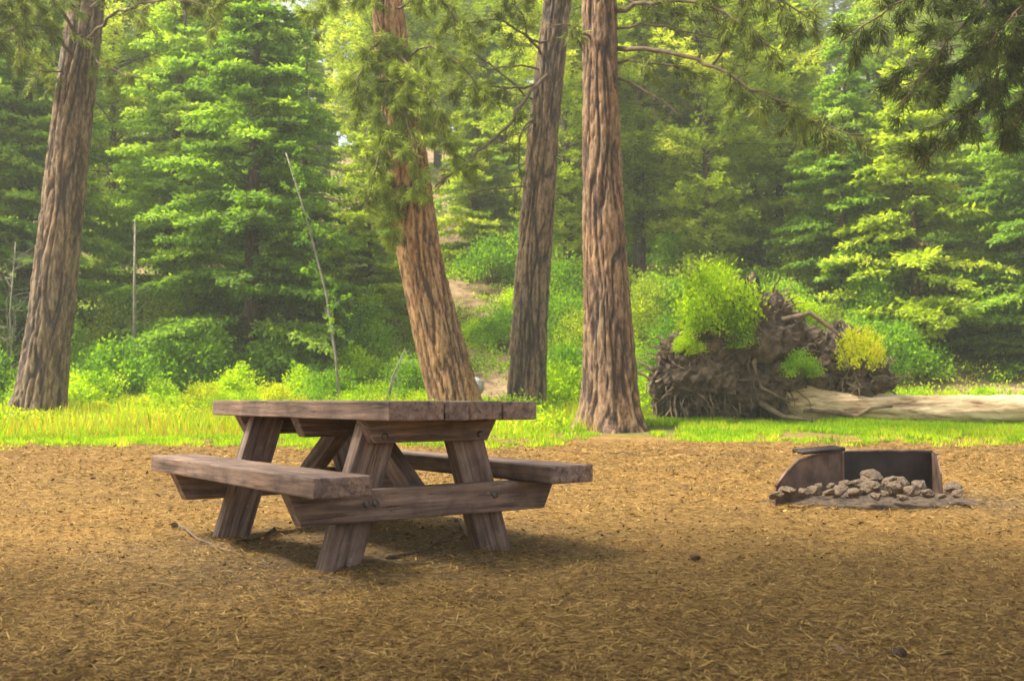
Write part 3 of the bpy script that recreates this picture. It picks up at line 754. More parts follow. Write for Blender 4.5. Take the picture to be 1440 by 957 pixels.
# ------------------------------------------------------------------ hillside conifers
def fir_proto(name, H, R, mat, base=0.06, nb=150, kind='fir', tw=0.05):
    """trunk, limbs and layered sprays; returned parked far below, used as the source of copies"""
    T = Tubes(); L = Leaves()
    r0 = H * 0.013
    wob = RNG.normal(size=2) * 0.02 * H
    T.add([(0, 0, -0.6), (0, 0, H * .3), (wob[0] * .5, wob[1] * .5, H * .6), (wob[0], wob[1], H)], [r0 * 1.2, r0, r0 * 0.55, 0.02], 9)
    B = Tubes()
    for k in range(nb):
        t = base + (1 - base) * (k + RNG.random()) / nb
        z = t * H
        cx, cy = wob * max(0, (t - .3) / .7)
        if kind == 'fir': l = R * (1 - t) ** 0.75 * RNG.uniform(0.65, 1.15) + 0.25
        else: l = R * (0.35 + 0.9 * math.sin(PI * min(1, (1 - t) * 1.15) ** 0.7) if t < 0.98 else .3) * RNG.uniform(0.5, 1.1) + 0.2
        a = RNG.uniform(0, 2 * PI)
        el0 = RNG.uniform(0.0, 0.35) if kind == 'fir' else RNG.uniform(0.0, 0.6)
        m = 7
        ss = np.linspace(0, 1, m)
        el = el0 - (0.75 if kind == 'fir' else 0.4) * ss + 0.35 * ss ** 3
        step = l / (m - 1)
        h = np.concatenate([[0], np.cumsum(np.cos(el[:-1]) * step)]); v = np.concatenate([[0], np.cumsum(np.sin(el[:-1]) * step)])
        dirh = np.array([math.cos(a), math.sin(a)])
        P = np.stack([cx + dirh[0] * h, cy + dirh[1] * h, z + v], -1)
        B.add(P, np.linspace(0.012 + l * 0.008, 0.006, m), 3, cap=False)
        side = np.array([-dirh[1], dirh[0], 0])
        ctint = np.clip(RNG.normal(0.42, 0.17) + 0.12 * t, 0.02, 0.95)
        if kind == 'fir':
            nt_ = max(4, int(l / 0.13))
            for sg in (-1, 1):
                s = (np.arange(nt_) + RNG.random(nt_)) / nt_
                s = 0.12 + 0.88 * s
                base_p = np.stack([np.interp(s, ss, P[:, i]) for i in range(3)], -1)
                tl = (0.12 + 0.36 * l * (1 - s) * np.minimum(1, s * 3)) * RNG.uniform(0.7, 1.2, nt_)
                td = np.array([dirh[0], dirh[1], 0]) * 0.65 + side * sg * RNG.uniform(0.6, 1.0, (nt_, 1)) + np.stack([np.zeros(nt_), np.zeros(nt_), RNG.normal(-0.18, 0.12, nt_)], -1)
                td /= np.linalg.norm(td, axis=1)[:, None]
                for q in range(6):
                    fr = q / 5.0
                    ok = tl * fr <= tl
                    keep = (RNG.random(nt_) < np.clip(tl / 0.5, 0.35, 1))
                    bp_ = (base_p + td * (tl * fr)[:, None])[keep]
                    n = len(bp_)
                    if not n: continue
                    for _ in range(2):
                        dd = td[keep] + RNG.normal(size=(n, 3)) * 0.45
                        dd[:, 2] -= 0.12
                        L.add(bp_ + RNG.normal(size=(n, 3)) * 0.03, dd, RNG.uniform(0.13, 0.26, n), RNG.uniform(0.6, 1.3, n) * tw, np.clip(ctint + RNG.normal(0, 0.10, n) + 0.15 * fr, 0, 1), up=np.array([0, 0, 1.0]) + RNG.normal(size=(n, 3)) * 0.5)
        else:
            nt_ = max(4, int(l / 0.16))
            s = 0.3 + 0.7 * RNG.random(nt_ * 2)
            c = np.stack([np.interp(s, ss, P[:, i]) for i in range(3)], -1) + RNG.normal(size=(nt_ * 2, 3)) * np.array([0.16, 0.16, 0.10]) * (0.6 + 0.25 * l)
            for ci in c:
                n = 11
                d = RNG.normal(size=(n, 3)); d[:, 2] = np.abs(d[:, 2]) * 0.5 - 0.1
                tt = np.clip(ctint + RNG.normal(0, 0.12), 0, 1)
                L.add(np.repeat(ci[None], n, 0) + RNG.normal(size=(n, 3)) * 0.06, d, RNG.uniform(0.14, 0.24, n), RNG.uniform(0.6, 1.3, n) * tw * 0.8, np.clip(tt + RNG.normal(0, 0.07, n), 0, 1))
    root = empty(name, (0, 0, 0))
    link('trunk', T.mesh('trunk'), M_BARK_FAR, root)
    link('branch', B.mesh('branch'), M_BRANCH, root)
    link('crown', L.mesh('crown'), mat, root)
    return root


P_FIR = [fir_proto('fir_tree', 17, 4.2, FIR, nb=230, base=.03, tw=.095), fir_proto('fir_tree', 14, 3.6, FIR, nb=200, base=.03, tw=.095), fir_proto('fir_tree', 19, 4.2, FIR, nb=230, base=.05, tw=.10)]
P_PIN = [fir_proto('pine_tree', 15, 3.4, PINE, base=0.05, nb=210, kind='pine', tw=.075), fir_proto('pine_tree', 18, 3.4, PINE, base=0.10, nb=220, kind='pine', tw=.075), fir_proto('pine_tree', 10, 3.2, PINE, base=0.03, nb=140, kind='fir', tw=.10)]
used = set()


def place_tree(proto, px, Y, sc, rz=None):
    x = (px - CX) / F * Y
    loc = (x, Y, gz(x, Y) - 0.1)
    rz = RNG.uniform(0, 6.28) if rz is None else rz
    if proto.name not in used:
        used.add(proto.name); proto.location = loc; proto.rotation_euler = (0, 0, rz); proto.scale = (sc, sc, sc); return proto
    return copy_thing(proto, loc, rz, sc)


o = fir_proto('pine_tree', 6.2, 2.0, PINE, base=0.05, nb=170, kind='fir', tw=.06)  # out-of-view pine added only to cast shade on the near left corner
o.location = (-5.7, 3.2, 0); tag(o, 'unseen young pine added beyond the left edge to shade the near left ground', 'tree')
o = fir_proto('pine_tree', 13.5, 2.2, PINE, base=0.58, nb=110, kind='pine', tw=.08)  # second unseen pine, added so its high crown darkens the near right corner
o.location = (-4.7, 2.5, 0); tag(o, 'unseen tall pine added beyond the left edge, its crown shading the near right ground', 'tree')
rows = {'lower': [], 'middle': [], 'crest': []}
# hand-placed trees at the foot of the slope: (px, depth, proto, scale)
LOW = [(352, 33, P_FIR[0], 1.0), (235, 37, P_FIR[1], 1.05), (30, 34, P_FIR[2], .95), (-80, 32, P_FIR[0], 1.0), (150, 41, P_PIN[0], 1.0), (425, 43, P_FIR[2], .55), (520, 37, P_PIN[2], .75),
       (900, 42, P_PIN[1], 1.0), (1000, 40, P_PIN[0], .95), (1100, 44, P_PIN[2], 1.3), (1190, 38, P_FIR[1], .85), (1290, 36, P_PIN[2], 1.15), (1400, 44, P_FIR[1], 1.0), (1480, 34, P_FIR[0], .9), (800, 40, P_PIN[0], .9), (665, 46, P_PIN[2], .9), (1340, 47, P_PIN[0], 1.0)]
for px, Y, pr, sc in LOW: rows['lower'].append((place_tree(pr, px, Y, sc), 'fir' if pr in P_FIR else 'pine'))
for k in range(20):
    px = -120 + k * 84 + RNG.uniform(-25, 25); Y = RNG.uniform(48, 58)
    pr = P_FIR[RNG.integers(3)] if RNG.random() < (0.65 if px < 600 else 0.3) else P_PIN[RNG.integers(3)]
    if 440 < px < 520: continue
    rows['middle'].append((place_tree(pr, px, Y, RNG.uniform(.8, 1.1)), 'fir' if pr in P_FIR else 'pine'))
for k in range(26):
    px = -100 + k * 64 + RNG.uniform(-20, 20); Y = RNG.uniform(68, 84)
    if 466 < px < 492: continue
    pr = P_FIR[RNG.integers(3)] if RNG.random() < (0.6 if px < 600 else 0.35) else P_PIN[RNG.integers(2)]
    rows['crest'].append((place_tree(pr, px, Y, RNG.uniform(.85, 1.15)), 'fir' if pr in P_FIR else 'pine'))
RN = {'lower': 'at the foot of the slope', 'middle': 'halfway up the slope', 'crest': 'on the crest of the hill'}
for rn, lst in rows.items():
    for kind in ('fir', 'pine'):
        sub = sorted([o for o, k in lst if k == kind], key=lambda o: o.location.x / o.location.y)
        for i, o in enumerate(sub):
            desc = 'dense green layered fir' if kind == 'fir' else 'loose yellow-green pine'
            tag(o, f'{desc}, {ORD[i]} from the left {RN[rn]}', 'tree', f'{kind} trees {RN[rn]}')

# ------------------------------------------------------------------ shrubs
def shrub_proto(name, mat, rx, rz_, n_cl, leaf, per=55, stems=7, upright=0.3, seed=0):
    L = Leaves(); T = Tubes()
    for k in range(n_cl):
        d = RNG.normal(size=3); d /= np.linalg.norm(d); d[2] = abs(d[2])
        r = RNG.uniform(0.35, 1.0) ** 0.6
        lump = 0.78 + 0.35 * mnoise.noise(Vector(tuple(d * 1.7)) + Vector((seed, 0, 0)))
        c = np.array([d[0] * rx * r * lump, d[1] * rx * r * lump, 0.12 + d[2] * rz_ * r * lump * 1.15])
        cr = RNG.uniform(0.10, 0.20) * (rx + rz_) / 2 + 0.05
        ct = np.clip(RNG.normal(0.48, 0.17), 0, 1)
        p = c + RNG.normal(size=(per, 3)) * cr * np.array([0.6, 0.6, 0.5])
        p[:, 2] = np.maximum(p[:, 2], 0.02)
        dd = RNG.normal(size=(per, 3)) + np.array([d[0], d[1], d[2]]) * 0.8 + np.array([0, 0, upright])
        L.add(p, dd, leaf * RNG.uniform(0.6, 1.3, per), leaf * 0.55 * RNG.uniform(0.6, 1.2, per), np.clip(ct + RNG.normal(0, 0.12, per), 0, 1))
        if k < stems * 3:
            T.add([(RNG.normal() * .08, RNG.normal() * .08, -0.15), c * 0.5 + RNG.normal(size=3) * 0.05, c], [0.018, 0.011, 0.005], 5, cap=False)
    root = empty(name, (0, 0, 0))
    link('foliage', L.mesh('foliage'), mat, root); link('stem', T.mesh('stem'), M_BRANCH, root)
    return root


S_BUSH = [shrub_proto('shrub', BUSH, 1.5, 1.5, 120, 0.12, seed=1), shrub_proto('shrub', BUSH, 1.1, 2.0, 120, 0.11, seed=2)]
S_LIME = [shrub_proto('shrub', LIME, 1.2, 1.2, 110, 0.11, seed=3), shrub_proto('shrub', LIME, 0.9, 1.0, 90, 0.10, seed=4)]
S_GOLD = [shrub_proto('shrub', GOLD, 0.9, 0.9, 70, 0.09, per=45, seed=5, upright=.8)]
desc = {0: 'mid-green leafy shrub', 1: 'bright lime-green shrub', 2: 'golden yellow shrub'}
sh = []


def place_shrub(kind, px, Y, sc, zoff=-0.05, var=None):
    pr = (S_BUSH, S_LIME, S_GOLD)[kind]; pr = pr[RNG.integers(len(pr)) if var is None else var]
    x = (px - CX) / F * Y
    o = place_tree(pr, px, Y, sc)
    o.location = (x, Y, gz(x, Y) + zoff)
    sh.append((o, kind, Y))
    return o


# band behind the grass: left of the leaning trunk
for px, Y, k, s in [(-30, 27, 0, 1.1), (15, 29, 1, .9), (120, 27, 1, .9), (165, 28.5, 0, 1.2), (225, 27, 1, .8), (285, 28, 2, .8), (330, 29, 1, 1.0), (385, 27, 2, .85), (430, 28.5, 1, .9), (470, 27.5, 0, .75), (140, 25, 2, .5), (262, 25.2, 2, .55), (305, 25, 1, .5), (420, 25, 2, .6), (600, 27, 1, .6),
                    (530, 27.5, 1, .7), (575, 29, 0, .8), (787, 27, 1, 1.15), (800, 30, 0, 1.1), (915, 28, 1, .9), (255, 31, 0, 1.3), (100, 31, 1, 1.1), (400, 32, 0, 1.1), (500, 32, 1, .9), (320, 31.5, 1, .8),
                    (60, 26.5, 1, .8), (200, 26, 2, .6), (340, 26, 1, .55), (500, 26, 1, .5), (560, 26.5, 2, .5)]:
    place_shrub(k, px, Y, s)
# slope under the trees
for px, Y, k, s in [(600, 36, 1, .8), (705, 35.5, 0, .8), (660, 36, 1, .7), (735, 38, 1, .9), (690, 41, 0, 1.2), (1400, 40, 0, .9), (800, 35, 0, 1.1), (880, 34, 1, .9), (940, 37, 0, 1.2), (1010, 33, 0, 1.1), (1150, 33, 1, .9), (1110, 36, 0, 1.3),
                    (1200, 32, 0, 1.2), (1270, 40, 1, 1.0), (1180, 42, 1, 1.3), (1050, 40, 1, 1.2), (980, 45, 0, 1.4), (860, 45, 0, 1.3), (1260, 33.5, 0, 1.2), (1450, 38, 1, 1.1),
                    (560, 42, 0, 1.2), (300, 36, 0, 1.2), (430, 36, 1, .9), (180, 34, 0, 1.3), (60, 37, 0, 1.2), (760, 43, 0, 1.3), (1080, 49, 0, 1.5), (1240, 50, 1, 1.4), (1400, 50, 1, 1.3), (900, 52, 1, 1.3)]:
    place_shrub(k, px, Y, s)
S_YT = [shrub_proto('young_tree', BUSH, 1.5, 3.6, 190, 0.13, per=45, stems=5, seed=11), shrub_proto('young_tree', PINE, 1.3, 3.2, 170, 0.13, per=45, stems=5, seed=12)]
yt = []
for px, Y, v, s_ in [(90, 31, 0, .8), (150, 33, 1, .9), (215, 33.5, 1, .85), (270, 35, 0, 1.0), (300, 31, 0, .55), (395, 34, 1, .8), (440, 36, 0, .9), (485, 34, 1, .7), (515, 33, 0, .75), (555, 38, 1, .9), (785, 37, 0, .9), (815, 33, 1, .75),
                       (905, 36, 1, .9), (940, 33, 0, .7), (985, 37, 1, 1.0), (1060, 36, 0, .8), (1120, 39, 1, 1.0), (1165, 35, 1, .7), (1235, 36, 0, .95), (1425, 36, 0, .9), (-20, 31, 1, .8), (760, 48, 1, 1.2), (1020, 46, 0, 1.2), (1150, 48, 0, 1.3)]:
    pr = S_YT[v]; x = (px - CX) / F * Y
    o = place_tree(pr, px, Y, s_); o.location = (x, Y, gz(x, Y) - .1); yt.append((o, v))
for v in (0, 1):
    for i, o in enumerate(sorted([o for o, k in yt if k == v], key=lambda o: o.location.x / o.location.y)):
        tag(o, f"{('bushy mid-green', 'yellow-green')[v]} young leafy tree on the lower slope, {ORD[i]} from the left", 'tree', 'young leafy trees on the lower slope')
# yellow-green band along the slope foot on the right
for px, Y, k, s in [(1285, 29, 1, .55), (1335, 28.5, 2, .6), (1385, 29, 1, .6), (1430, 28.5, 2, .6), (1480, 29, 1, .6)]:
    place_shrub(k, px, Y, s)

# ------------------------------------------------------------------ fallen tree with root plate
ft = empty('fallen_tree', (6.0, 22.6, gz(6.0, 22.6)))
tag(ft, 'uprooted fallen tree, its earthy root plate at left and pale log lying right', 'fallen tree')
fo = ft.location
bm = bmesh.new()
BL = [((985, 535, 22.6), (0.95, 0.8, 0.85)), ((1040, 490, 22.8), (1.0, 0.75, 1.35)), ((1090, 520, 22.9), (0.95, 0.7, 1.0)), ((1160, 518, 23.0), (0.85, 0.7, 0.68)), ((1205, 535, 22.8), (0.65, 0.6, 0.55)), ((945, 530, 22.5), (0.42, 0.5, 0.75)), ((1085, 445, 23.0), (0.38, 0.4, 0.42))]
for i, (c, r) in enumerate(BL):
    b2 = bmesh.new(); bmesh.ops.create_icosphere(b2, subdivisions=5, radius=1.0)
    c = at(*c) - fo
    for v in b2.verts:
        n_ = v.co.normalized(); q = Vector((n_.x * r[0], n_.y * r[1], n_.z * r[2])) * 1.0
        w = q + c
        k = 1 + 0.45 * mnoise.noise(w * 1.3) + 0.38 * mnoise.noise(w * 3.1) + 0.26 * (1 - 2 * abs(mnoise.noise(w * 5.0))) * 0.8 + 0.16 * mnoise.noise(w * 12)
        v.co = c + q * k
    me_ = bpy.data.meshes.new('x'); b2.to_mesh(me_); b2.free(); bm.from_mesh(me_); bpy.data.meshes.remove(me_)
me = bpy.data.meshes.new('root_plate'); bm.to_mesh(me); bm.free()
link('root_plate', me, M_ROOT, ft)
T = Tubes()
for k in range(620):
    c, r = BL[RNG.integers(len(BL))]
    c = np.array(at(*c) - fo)
    d = RNG.normal(size=3); d[1] = -abs(d[1]) * 0.8; d /= np.linalg.norm(d)
    p = c + d * np.array(r) * 0.75
    q = [p]
    l = RNG.uniform(0.3, 1.05)
    for j in range(6):
        d = d + RNG.normal(size=3) * 0.38 + np.array([0, 0, -0.14]); d /= np.linalg.norm(d)
        q.append(q[-1] + d * l / 6)
    T.add(q, np.linspace(RNG.uniform(0.010, 0.045), 0.005, 7), 5)
for a in [[(1130, 575, 22.3), (1180, 580, 22.1), (1205, 585, 22.0), (1225, 573, 21.95), (1255, 571, 21.9)], [(1060, 560, 22.2), (1100, 585, 21.9), (1140, 590, 21.8), (1185, 600, 21.7)],
          [(1090, 470, 22.3), (1060, 510, 22.0), (1070, 545, 21.9), (1110, 565, 21.9)], [(1100, 450, 22.4), (1140, 440, 22.2), (1180, 470, 22.2), (1200, 520, 22.2)], [(1000, 470, 22.2), (975, 510, 21.9), (990, 560, 21.8)]]:
    T.add([at(*q) - fo for q in a], np.linspace(0.075, 0.025, len(a)), 7)
link('root', T.mesh('root'), M_ROOTW, ft)
lp = [(at(1085, 545, 22.9), 0.52), (at(1130, 566, 22.6), 0.42), (at(1180, 574, 22.4), 0.33), (at(1300, 577, 22.2), 0.30), (at(1440, 577, 22.0), 0.31), (at(1700, 577, 22.0), 0.27), (at(1900, 577, 22.2), 0.22)]


def log_mesh(path, seg=40):
    pts = np.array([tuple(p - fo) for p, _ in path]); rad = np.array([r for _, r in path])
    s = np.concatenate([[0], np.cumsum(np.linalg.norm(np.diff(pts, axis=0), axis=1))]); n = int(s[-1] / 0.08); t = np.linspace(0, s[-1], n)
    P = np.stack([np.interp(t, s, pts[:, k]) for k in range(3)], -1)
    for _ in range(20): P[1:-1] = (P[:-2] + 2 * P[1:-1] + P[2:]) / 4
    R = np.interp(t, s, rad); ang = np.arange(seg) / seg * 2 * PI
    V = np.empty((n, seg, 3))
    for i in range(n):
        for j in range(seg):
            c, d = math.cos(ang[j]), math.sin(ang[j])
            h = 0.05 * mnoise.noise(Vector((t[i] * 0.8, c * 2, d * 2))) + 0.03 * (1 - 2 * abs(mnoise.noise(Vector((t[i] * 1.2, c * 5, d * 5))))) + 0.02 * mnoise.noise(Vector((t[i] * 5, c * 8, d * 8)))
            r = R[i] + h
            V[i, j] = (P[i, 0], P[i, 1] + c * r, P[i, 2] + d * r)
    idx = np.arange(n - 1)[:, None] * seg + np.arange(seg)[None, :]; nxt = np.arange(n - 1)[:, None] * seg + ((np.arange(seg) + 1) % seg)[None, :]
    f = np.stack([idx, nxt, nxt + seg, idx + seg], -1).reshape(-1)
    return np_mesh('trunk', V.reshape(-1, 3), np.concatenate([f, np.arange(seg) + (n - 1) * seg]), np.concatenate([np.full(len(f) // 4, 4), [seg]]), smooth=True)


link('trunk', log_mesh(lp), M_LOG, ft)


def shrub_at(kind, px, py, Y, sc, var=None, sq=None):
    o = place_shrub(kind, px, Y, sc, var=var); o.location = at(px, py, Y)
    if sq: o.scale = (sc * sq[0], sc, sc * sq[1])
    sh.pop(); return o


tag(shrub_at(1, 1012, 470, 22.3, 1.0, 0, (.95, 1.3)), 'bright lime shrub growing on top of the upturned root plate', 'shrub')
tag(shrub_at(1, 968, 500, 22.0, .45, 1), 'small lime tuft hanging on the left of the root plate', 'shrub')
tag(shrub_at(2, 1212, 520, 22.1, .75, 0, (.9, 1.3)), 'golden yellow shrub growing at the right end of the root plate', 'shrub')
tag(shrub_at(0, 1125, 530, 21.9, .36, 0), 'green weeds growing in the hollow of the root plate', 'shrub')
tag(shrub_at(0, 1040, 490, 21.9, .42, 1), 'dark green sprig below the lime shrub on the root plate', 'shrub')
tag(shrub_at(1, 1120, 455, 23.6, .55, 0), 'lime shrub behind the middle of the root plate', 'shrub')

for kind in (0, 1, 2):
    for zone, lo, hi in (('behind the grass', 0, 27.01), ('at the foot of the slope', 27.01, 32.01), ('under the lower trees', 32.01, 40.01), ('high on the slope', 40.01, 99)):
        sub = sorted([o for o, k, Y in sh if k == kind and lo < Y <= hi], key=lambda o: o.location.x / o.location.y)
        for i, o in enumerate(sub):
            tag(o, f'{desc[kind]} {zone}, {ORD[i]} from left', 'shrub', f'shrubs {zone}')

# ------------------------------------------------------------------ thin pale stems, boulder
def stem_tree(name, label, pts, r0, r1, nt, tl, leafy, cat='tree'):
    b = pts[0]; root = empty(name, (b.x, b.y, b.z)); tag(root, label, cat)
    T = Tubes(); T.add([p - b for p in pts], np.linspace(r0, r1, len(pts)), 8)
    link('trunk', T.mesh('trunk'), M_PALE, root)
    T2 = Tubes(); L = Leaves()
    limb(b, pts, 0.01, 0.006, T2, L if leafy else None, twigs=nt, tl=tl, tufts=4, n=9, ln=.1, w=.05, start=0.3, sag=0.1)
    link('branch', T2.mesh('branch'), M_PALE, root)
    if leafy: link('crown', L.mesh('crown'), BUSH, root)


def gp(px, Y, dz=-0.1):
    x = (px - CX) / F * Y; return Vector((x, Y, gz(x, Y) + dz))


stem_tree('dead_tree', 'thin straight bleached dead stem standing in front of the firs', [gp(190, 29.5), at(189, 400, 29.5), at(190, 310, 29.5)], 0.055, 0.025, 22, 0.7, False)
stem_tree('sapling', 'thin pale sapling leaning left above the back of the table', [gp(480, 26.5), at(472, 500, 26.5), at(458, 410, 26.6), at(432, 310, 26.8), at(402, 215, 27)], 0.042, 0.014, 34, 0.9, True)
stem_tree('sapling', 'small bare grey sapling left of the leaning trunk', [gp(540, 26.0), at(552, 530, 26), at(570, 490, 26)], 0.035, 0.012, 14, 0.7, False)
stem_tree('dead_tree', 'grey twiggy dead sapling at the far left edge', [gp(20, 28), at(14, 440, 28), at(22, 340, 28)], 0.028, 0.012, 46, 1.3, False)
bo = link('boulder', stone_mesh('boulder', 31, 0.8), None); bo.data.materials.append(M_STONE_G)
p = at(664, 492, 30); bo.location = (p.x, 30.0, gz(p.x, 30) + 0.35); bo.scale = (.42, .5, .75)
tag(bo, 'grey boulder on the slope just right of the leaning trunk', 'boulder')

# ------------------------------------------------------------------ grass
def grass(name, n, ybox, hfun, mat, w=0.016, xr=1.0, edge_noise=True, tn=(0.45, 0.2), lean=0.35):
    Y = RNG.uniform(*ybox, n); X = (RNG.uniform(-60, 1500, n) - CX) / F * Y * xr
    e = 17.6 + 1.6 * vnoise(X * 0.6, Y * 0) + 1.5 * vnoise(X * 2.1, Y * 0 + 4) + 1.6 * vnoise(X * 5.1, Y * 2.0) + 1.2 * (X > 1)
    dens = vnoise(X * 0.9 + 30, Y * 0.9) + 0.5 * vnoise(X * 3, Y * 3)
    keep = (Y > e) & (dens > -0.36 + 0.95 * np.exp(-(Y - e) / 0.55))
    keep &= ~((np.abs(X - 2.15) < 1.0 + 1.3 * vnoise(X * 2.5 + 5, Y * 2.5)) & (Y < 21.25)) & ~((np.abs(X - 0.3) < 1.0) & (Y < 22.0) & (RNG.random(n) < .75))
    X, Y = X[keep], Y[keep]
    n = len(X)
    Z = ground_z(X, Y)
    cl = vnoise(X * 1.3 + 7, Y * 1.3)
    h = hfun(X, Y, cl) * RNG.uniform(0.5, 1.25, n)
    d = RNG.normal(size=(n, 3)) * lean; d[:, 2] = 1
    L = Leaves()
    L.add(np.stack([X, Y, Z - 0.01], -1), d, h, w * RNG.uniform(0.6, 1.5, n), np.clip(RNG.normal(tn[0], tn[1], n) + cl * 0.5, 0, 1))
    o = link(name, L.mesh(name), mat); tag(o, kind='stuff'); return o


grass('grass', 260000, (16.8, 24), lambda x, y, c: 0.09 + 0.10 * np.clip((y - 18.5) / 4, 0, 1) + 0.10 * np.clip(c, 0, 1), GRASS, w=0.02)
def tufts(n):
    cx = RNG.uniform(-11, 11, n); cy = 17.6 + 1.2 * (cx > 1) - np.abs(RNG.normal(0, 0.8, n)) + RNG.normal(0, .25, n)
    k = ~((np.abs(cx - 2.05) < 1.3)); cx, cy = cx[k], cy[k]; n = len(cx)
    per = 26
    X = np.repeat(cx, per) + RNG.normal(size=n * per) * .07; Y = np.repeat(cy, per) + RNG.normal(size=n * per) * .07
    d = RNG.normal(size=(n * per, 3)) * .5; d[:, 2] = 1
    L = Leaves(); L.add(np.stack([X, Y, ground_z(X, Y) - .01], -1), d, np.repeat(RNG.uniform(.05, .17, n), per) * RNG.uniform(.5, 1.2, n * per), .018, np.clip(np.repeat(RNG.normal(.5, .3, n), per), 0, 1))
    tag(link('grass', L.mesh('grass'), GRASS), kind='stuff')


tufts(420)
grass('tall_grass', 42000, (20.0, 28), lambda x, y, c: (0.18 + 0.6 * np.clip(c + .2, 0, 1)) * np.where((x > 2.2) & (y < 26), 0.42, 1.0), GRASS, w=0.024, tn=(.45, .3), lean=.25)
grass('dry_grass', 17000, (18.6, 27), lambda x, y, c: (0.2 + 0.6 * np.clip(c + .25, 0, 1)) * np.where(x > 2.2, 0.4, 1.0), STRAW, w=0.016, lean=.25)

def undergrowth(name, n, mat, lo, hi, th, lf, seed, xmax=999):
    Y = RNG.uniform(lo, hi, n); X = (RNG.uniform(-150, 1590, n) - CX) / F * Y
    dn = vnoise(X * 0.35 + seed, Y * 0.35 + seed) + 0.5 * vnoise(X * 1.1, Y * 1.1 + seed)
    pxx = CX + F * X / Y
    k = (dn > th) & (X < xmax) & ~((pxx > 655) & (pxx < 716) & (Y > 28.5) & (Y < 32.5) & (RNG.random(n) < .93)) & ~((pxx > 1265) & (Y > 31) & (Y < 36) & (RNG.random(n) < .85)) & ~((np.abs(X - 2.05) < 1.2) & (Y < 21.4)); X, Y, dn = X[k], Y[k], dn[k]; n = len(X)
    per = 14
    P = np.repeat(np.stack([X, Y, ground_z(X, Y)], -1), per, 0) + RNG.normal(size=(n * per, 3)) * np.array([.16, .16, 0])
    hgt = np.repeat(0.15 + 0.9 * np.clip(dn - th, 0, .6), per)
    P[:, 2] += RNG.random(n * per) * hgt
    d = RNG.normal(size=(n * per, 3)); d[:, 2] = np.abs(d[:, 2]) + .2
    tt = np.repeat(np.clip(RNG.normal(.5, .2, n), 0, 1), per) + RNG.normal(0, .1, n * per)
    L = Leaves(); L.add(P, d, lf * RNG.uniform(.6, 1.3, n * per), lf * .5, np.clip(tt, 0, 1))
    tag(link(name, L.mesh(name), mat), kind='stuff')


undergrowth('undergrowth', 2600, BUSH, 20.8, 25.5, 0.02, .09, 33, xmax=2.3)
undergrowth('undergrowth', 2600, LIME, 20.3, 25.5, 0.0, .085, 41, xmax=2.3)
undergrowth('undergrowth', 1300, GOLD, 20.6, 25.5, 0.08, .08, 52, xmax=2.3)
undergrowth('undergrowth', 9000, BUSH, 25, 48, -0.05, .13, 3)
undergrowth('undergrowth', 9000, LIME, 23.0, 44, 0.02, .11, 8)
undergrowth('undergrowth', 4200, GOLD, 23.5, 40, 0.10, .10, 15)
undergrowth('undergrowth', 9000, BUSH, 45, 90, -0.1, .24, 21)

# ------------------------------------------------------------------ needle litter on the clearing
def litter(n):
    u = RNG.random(n)
    Y = 2.5 * (18.5 / 2.5) ** (u ** 1.1)                      # denser near the camera
    X = (RNG.uniform(-80, 1520, n) - CX) / F * Y
    Z = ground_z(X, Y)
    a = RNG.uniform(0, PI * 2, n)
    d = np.stack([np.cos(a), np.sin(a), RNG.normal(0.02, 0.14, n)], -1)
    cl = vnoise(X * 1.5 + 11, Y * 1.5)
    keep = RNG.random(n) < np.clip(0.85 + 0.35 * cl, 0.3, 1)
    bare = np.exp(-((X + .8) ** 2 + (Y - 5.1) ** 2) / 1.0)
    keep &= RNG.random(n) > bare * 0.75
    sc = np.clip(Y / 7, 0.8, 2.0)
    L = Leaves()
    L.add(np.stack([X, Y, Z + RNG.uniform(0.003, 0.014, n) + 0.006 * np.clip((Y - 9) / 4, 0, 1)], -1)[keep], d[keep], (RNG.uniform(0.025, 0.095, n) * sc)[keep], (RNG.uniform(0.0022, 0.0045, n) * sc)[keep], np.clip(RNG.normal(0.45, 0.34, n) + cl * 0.15, 0, 1)[keep], up=np.array([0, 0, 1.0]) + RNG.normal(size=(keep.sum(), 3)) * 0.25)
    return tag(link('needle_litter', L.mesh('needle_litter'), NEEDLE), kind='stuff')


litter(450000)


def bark_chips(n):
    Y = 2.6 * (18 / 2.6) ** RNG.random(n); X = (RNG.uniform(-60, 1500, n) - CX) / F * Y
    sc = np.clip(Y / 6, 0.8, 2.2)
    a = RNG.uniform(0, 2 * PI, n); d = np.stack([np.cos(a), np.sin(a), RNG.normal(0.05, 0.25, n)], -1)
    L = Leaves(); L.add(np.stack([X, Y, ground_z(X, Y) + 0.008], -1), d, RNG.uniform(0.012, 0.05, n) * sc, RNG.uniform(0.008, 0.018, n) * sc, np.clip(RNG.normal(.22, .22, n), 0, 1), up=np.array([0, 0, 1.0]) + RNG.normal(size=(n, 3)) * 0.5)
    tag(link('bark_litter', L.mesh('bark_litter'), NEEDLE), kind='stuff')


bark_chips(22000)

def resting(n):
    """needles fallen on the bench and table top"""
    L = Leaves(); c, s_ = math.cos(YAW), math.sin(YAW)
    for v0, hw, z in ((-0.616, .13, 0.4475), (0.616, .13, 0.4475), (0, .39, 0.7615)):
        u = RNG.uniform(-1.03, 1.03, n); v = v0 + RNG.uniform(-hw, hw, n); a = RNG.uniform(0, 6.28, n)
        L.add(np.stack([-0.836 + u * c - v * s_, 5.423 + u * s_ + v * c, np.full(n, z + .002)], -1), np.stack([np.cos(a), np.sin(a), RNG.normal(0.03, .03, n)], -1), RNG.uniform(.03, .08, n), .0028, np.clip(RNG.normal(.6, .25, n), 0, 1), up=np.array([0, 0, 1.0]))
    tag(link('fallen_needles', L.mesh('fallen_needles'), NEEDLE), kind='stuff')


resting(70)

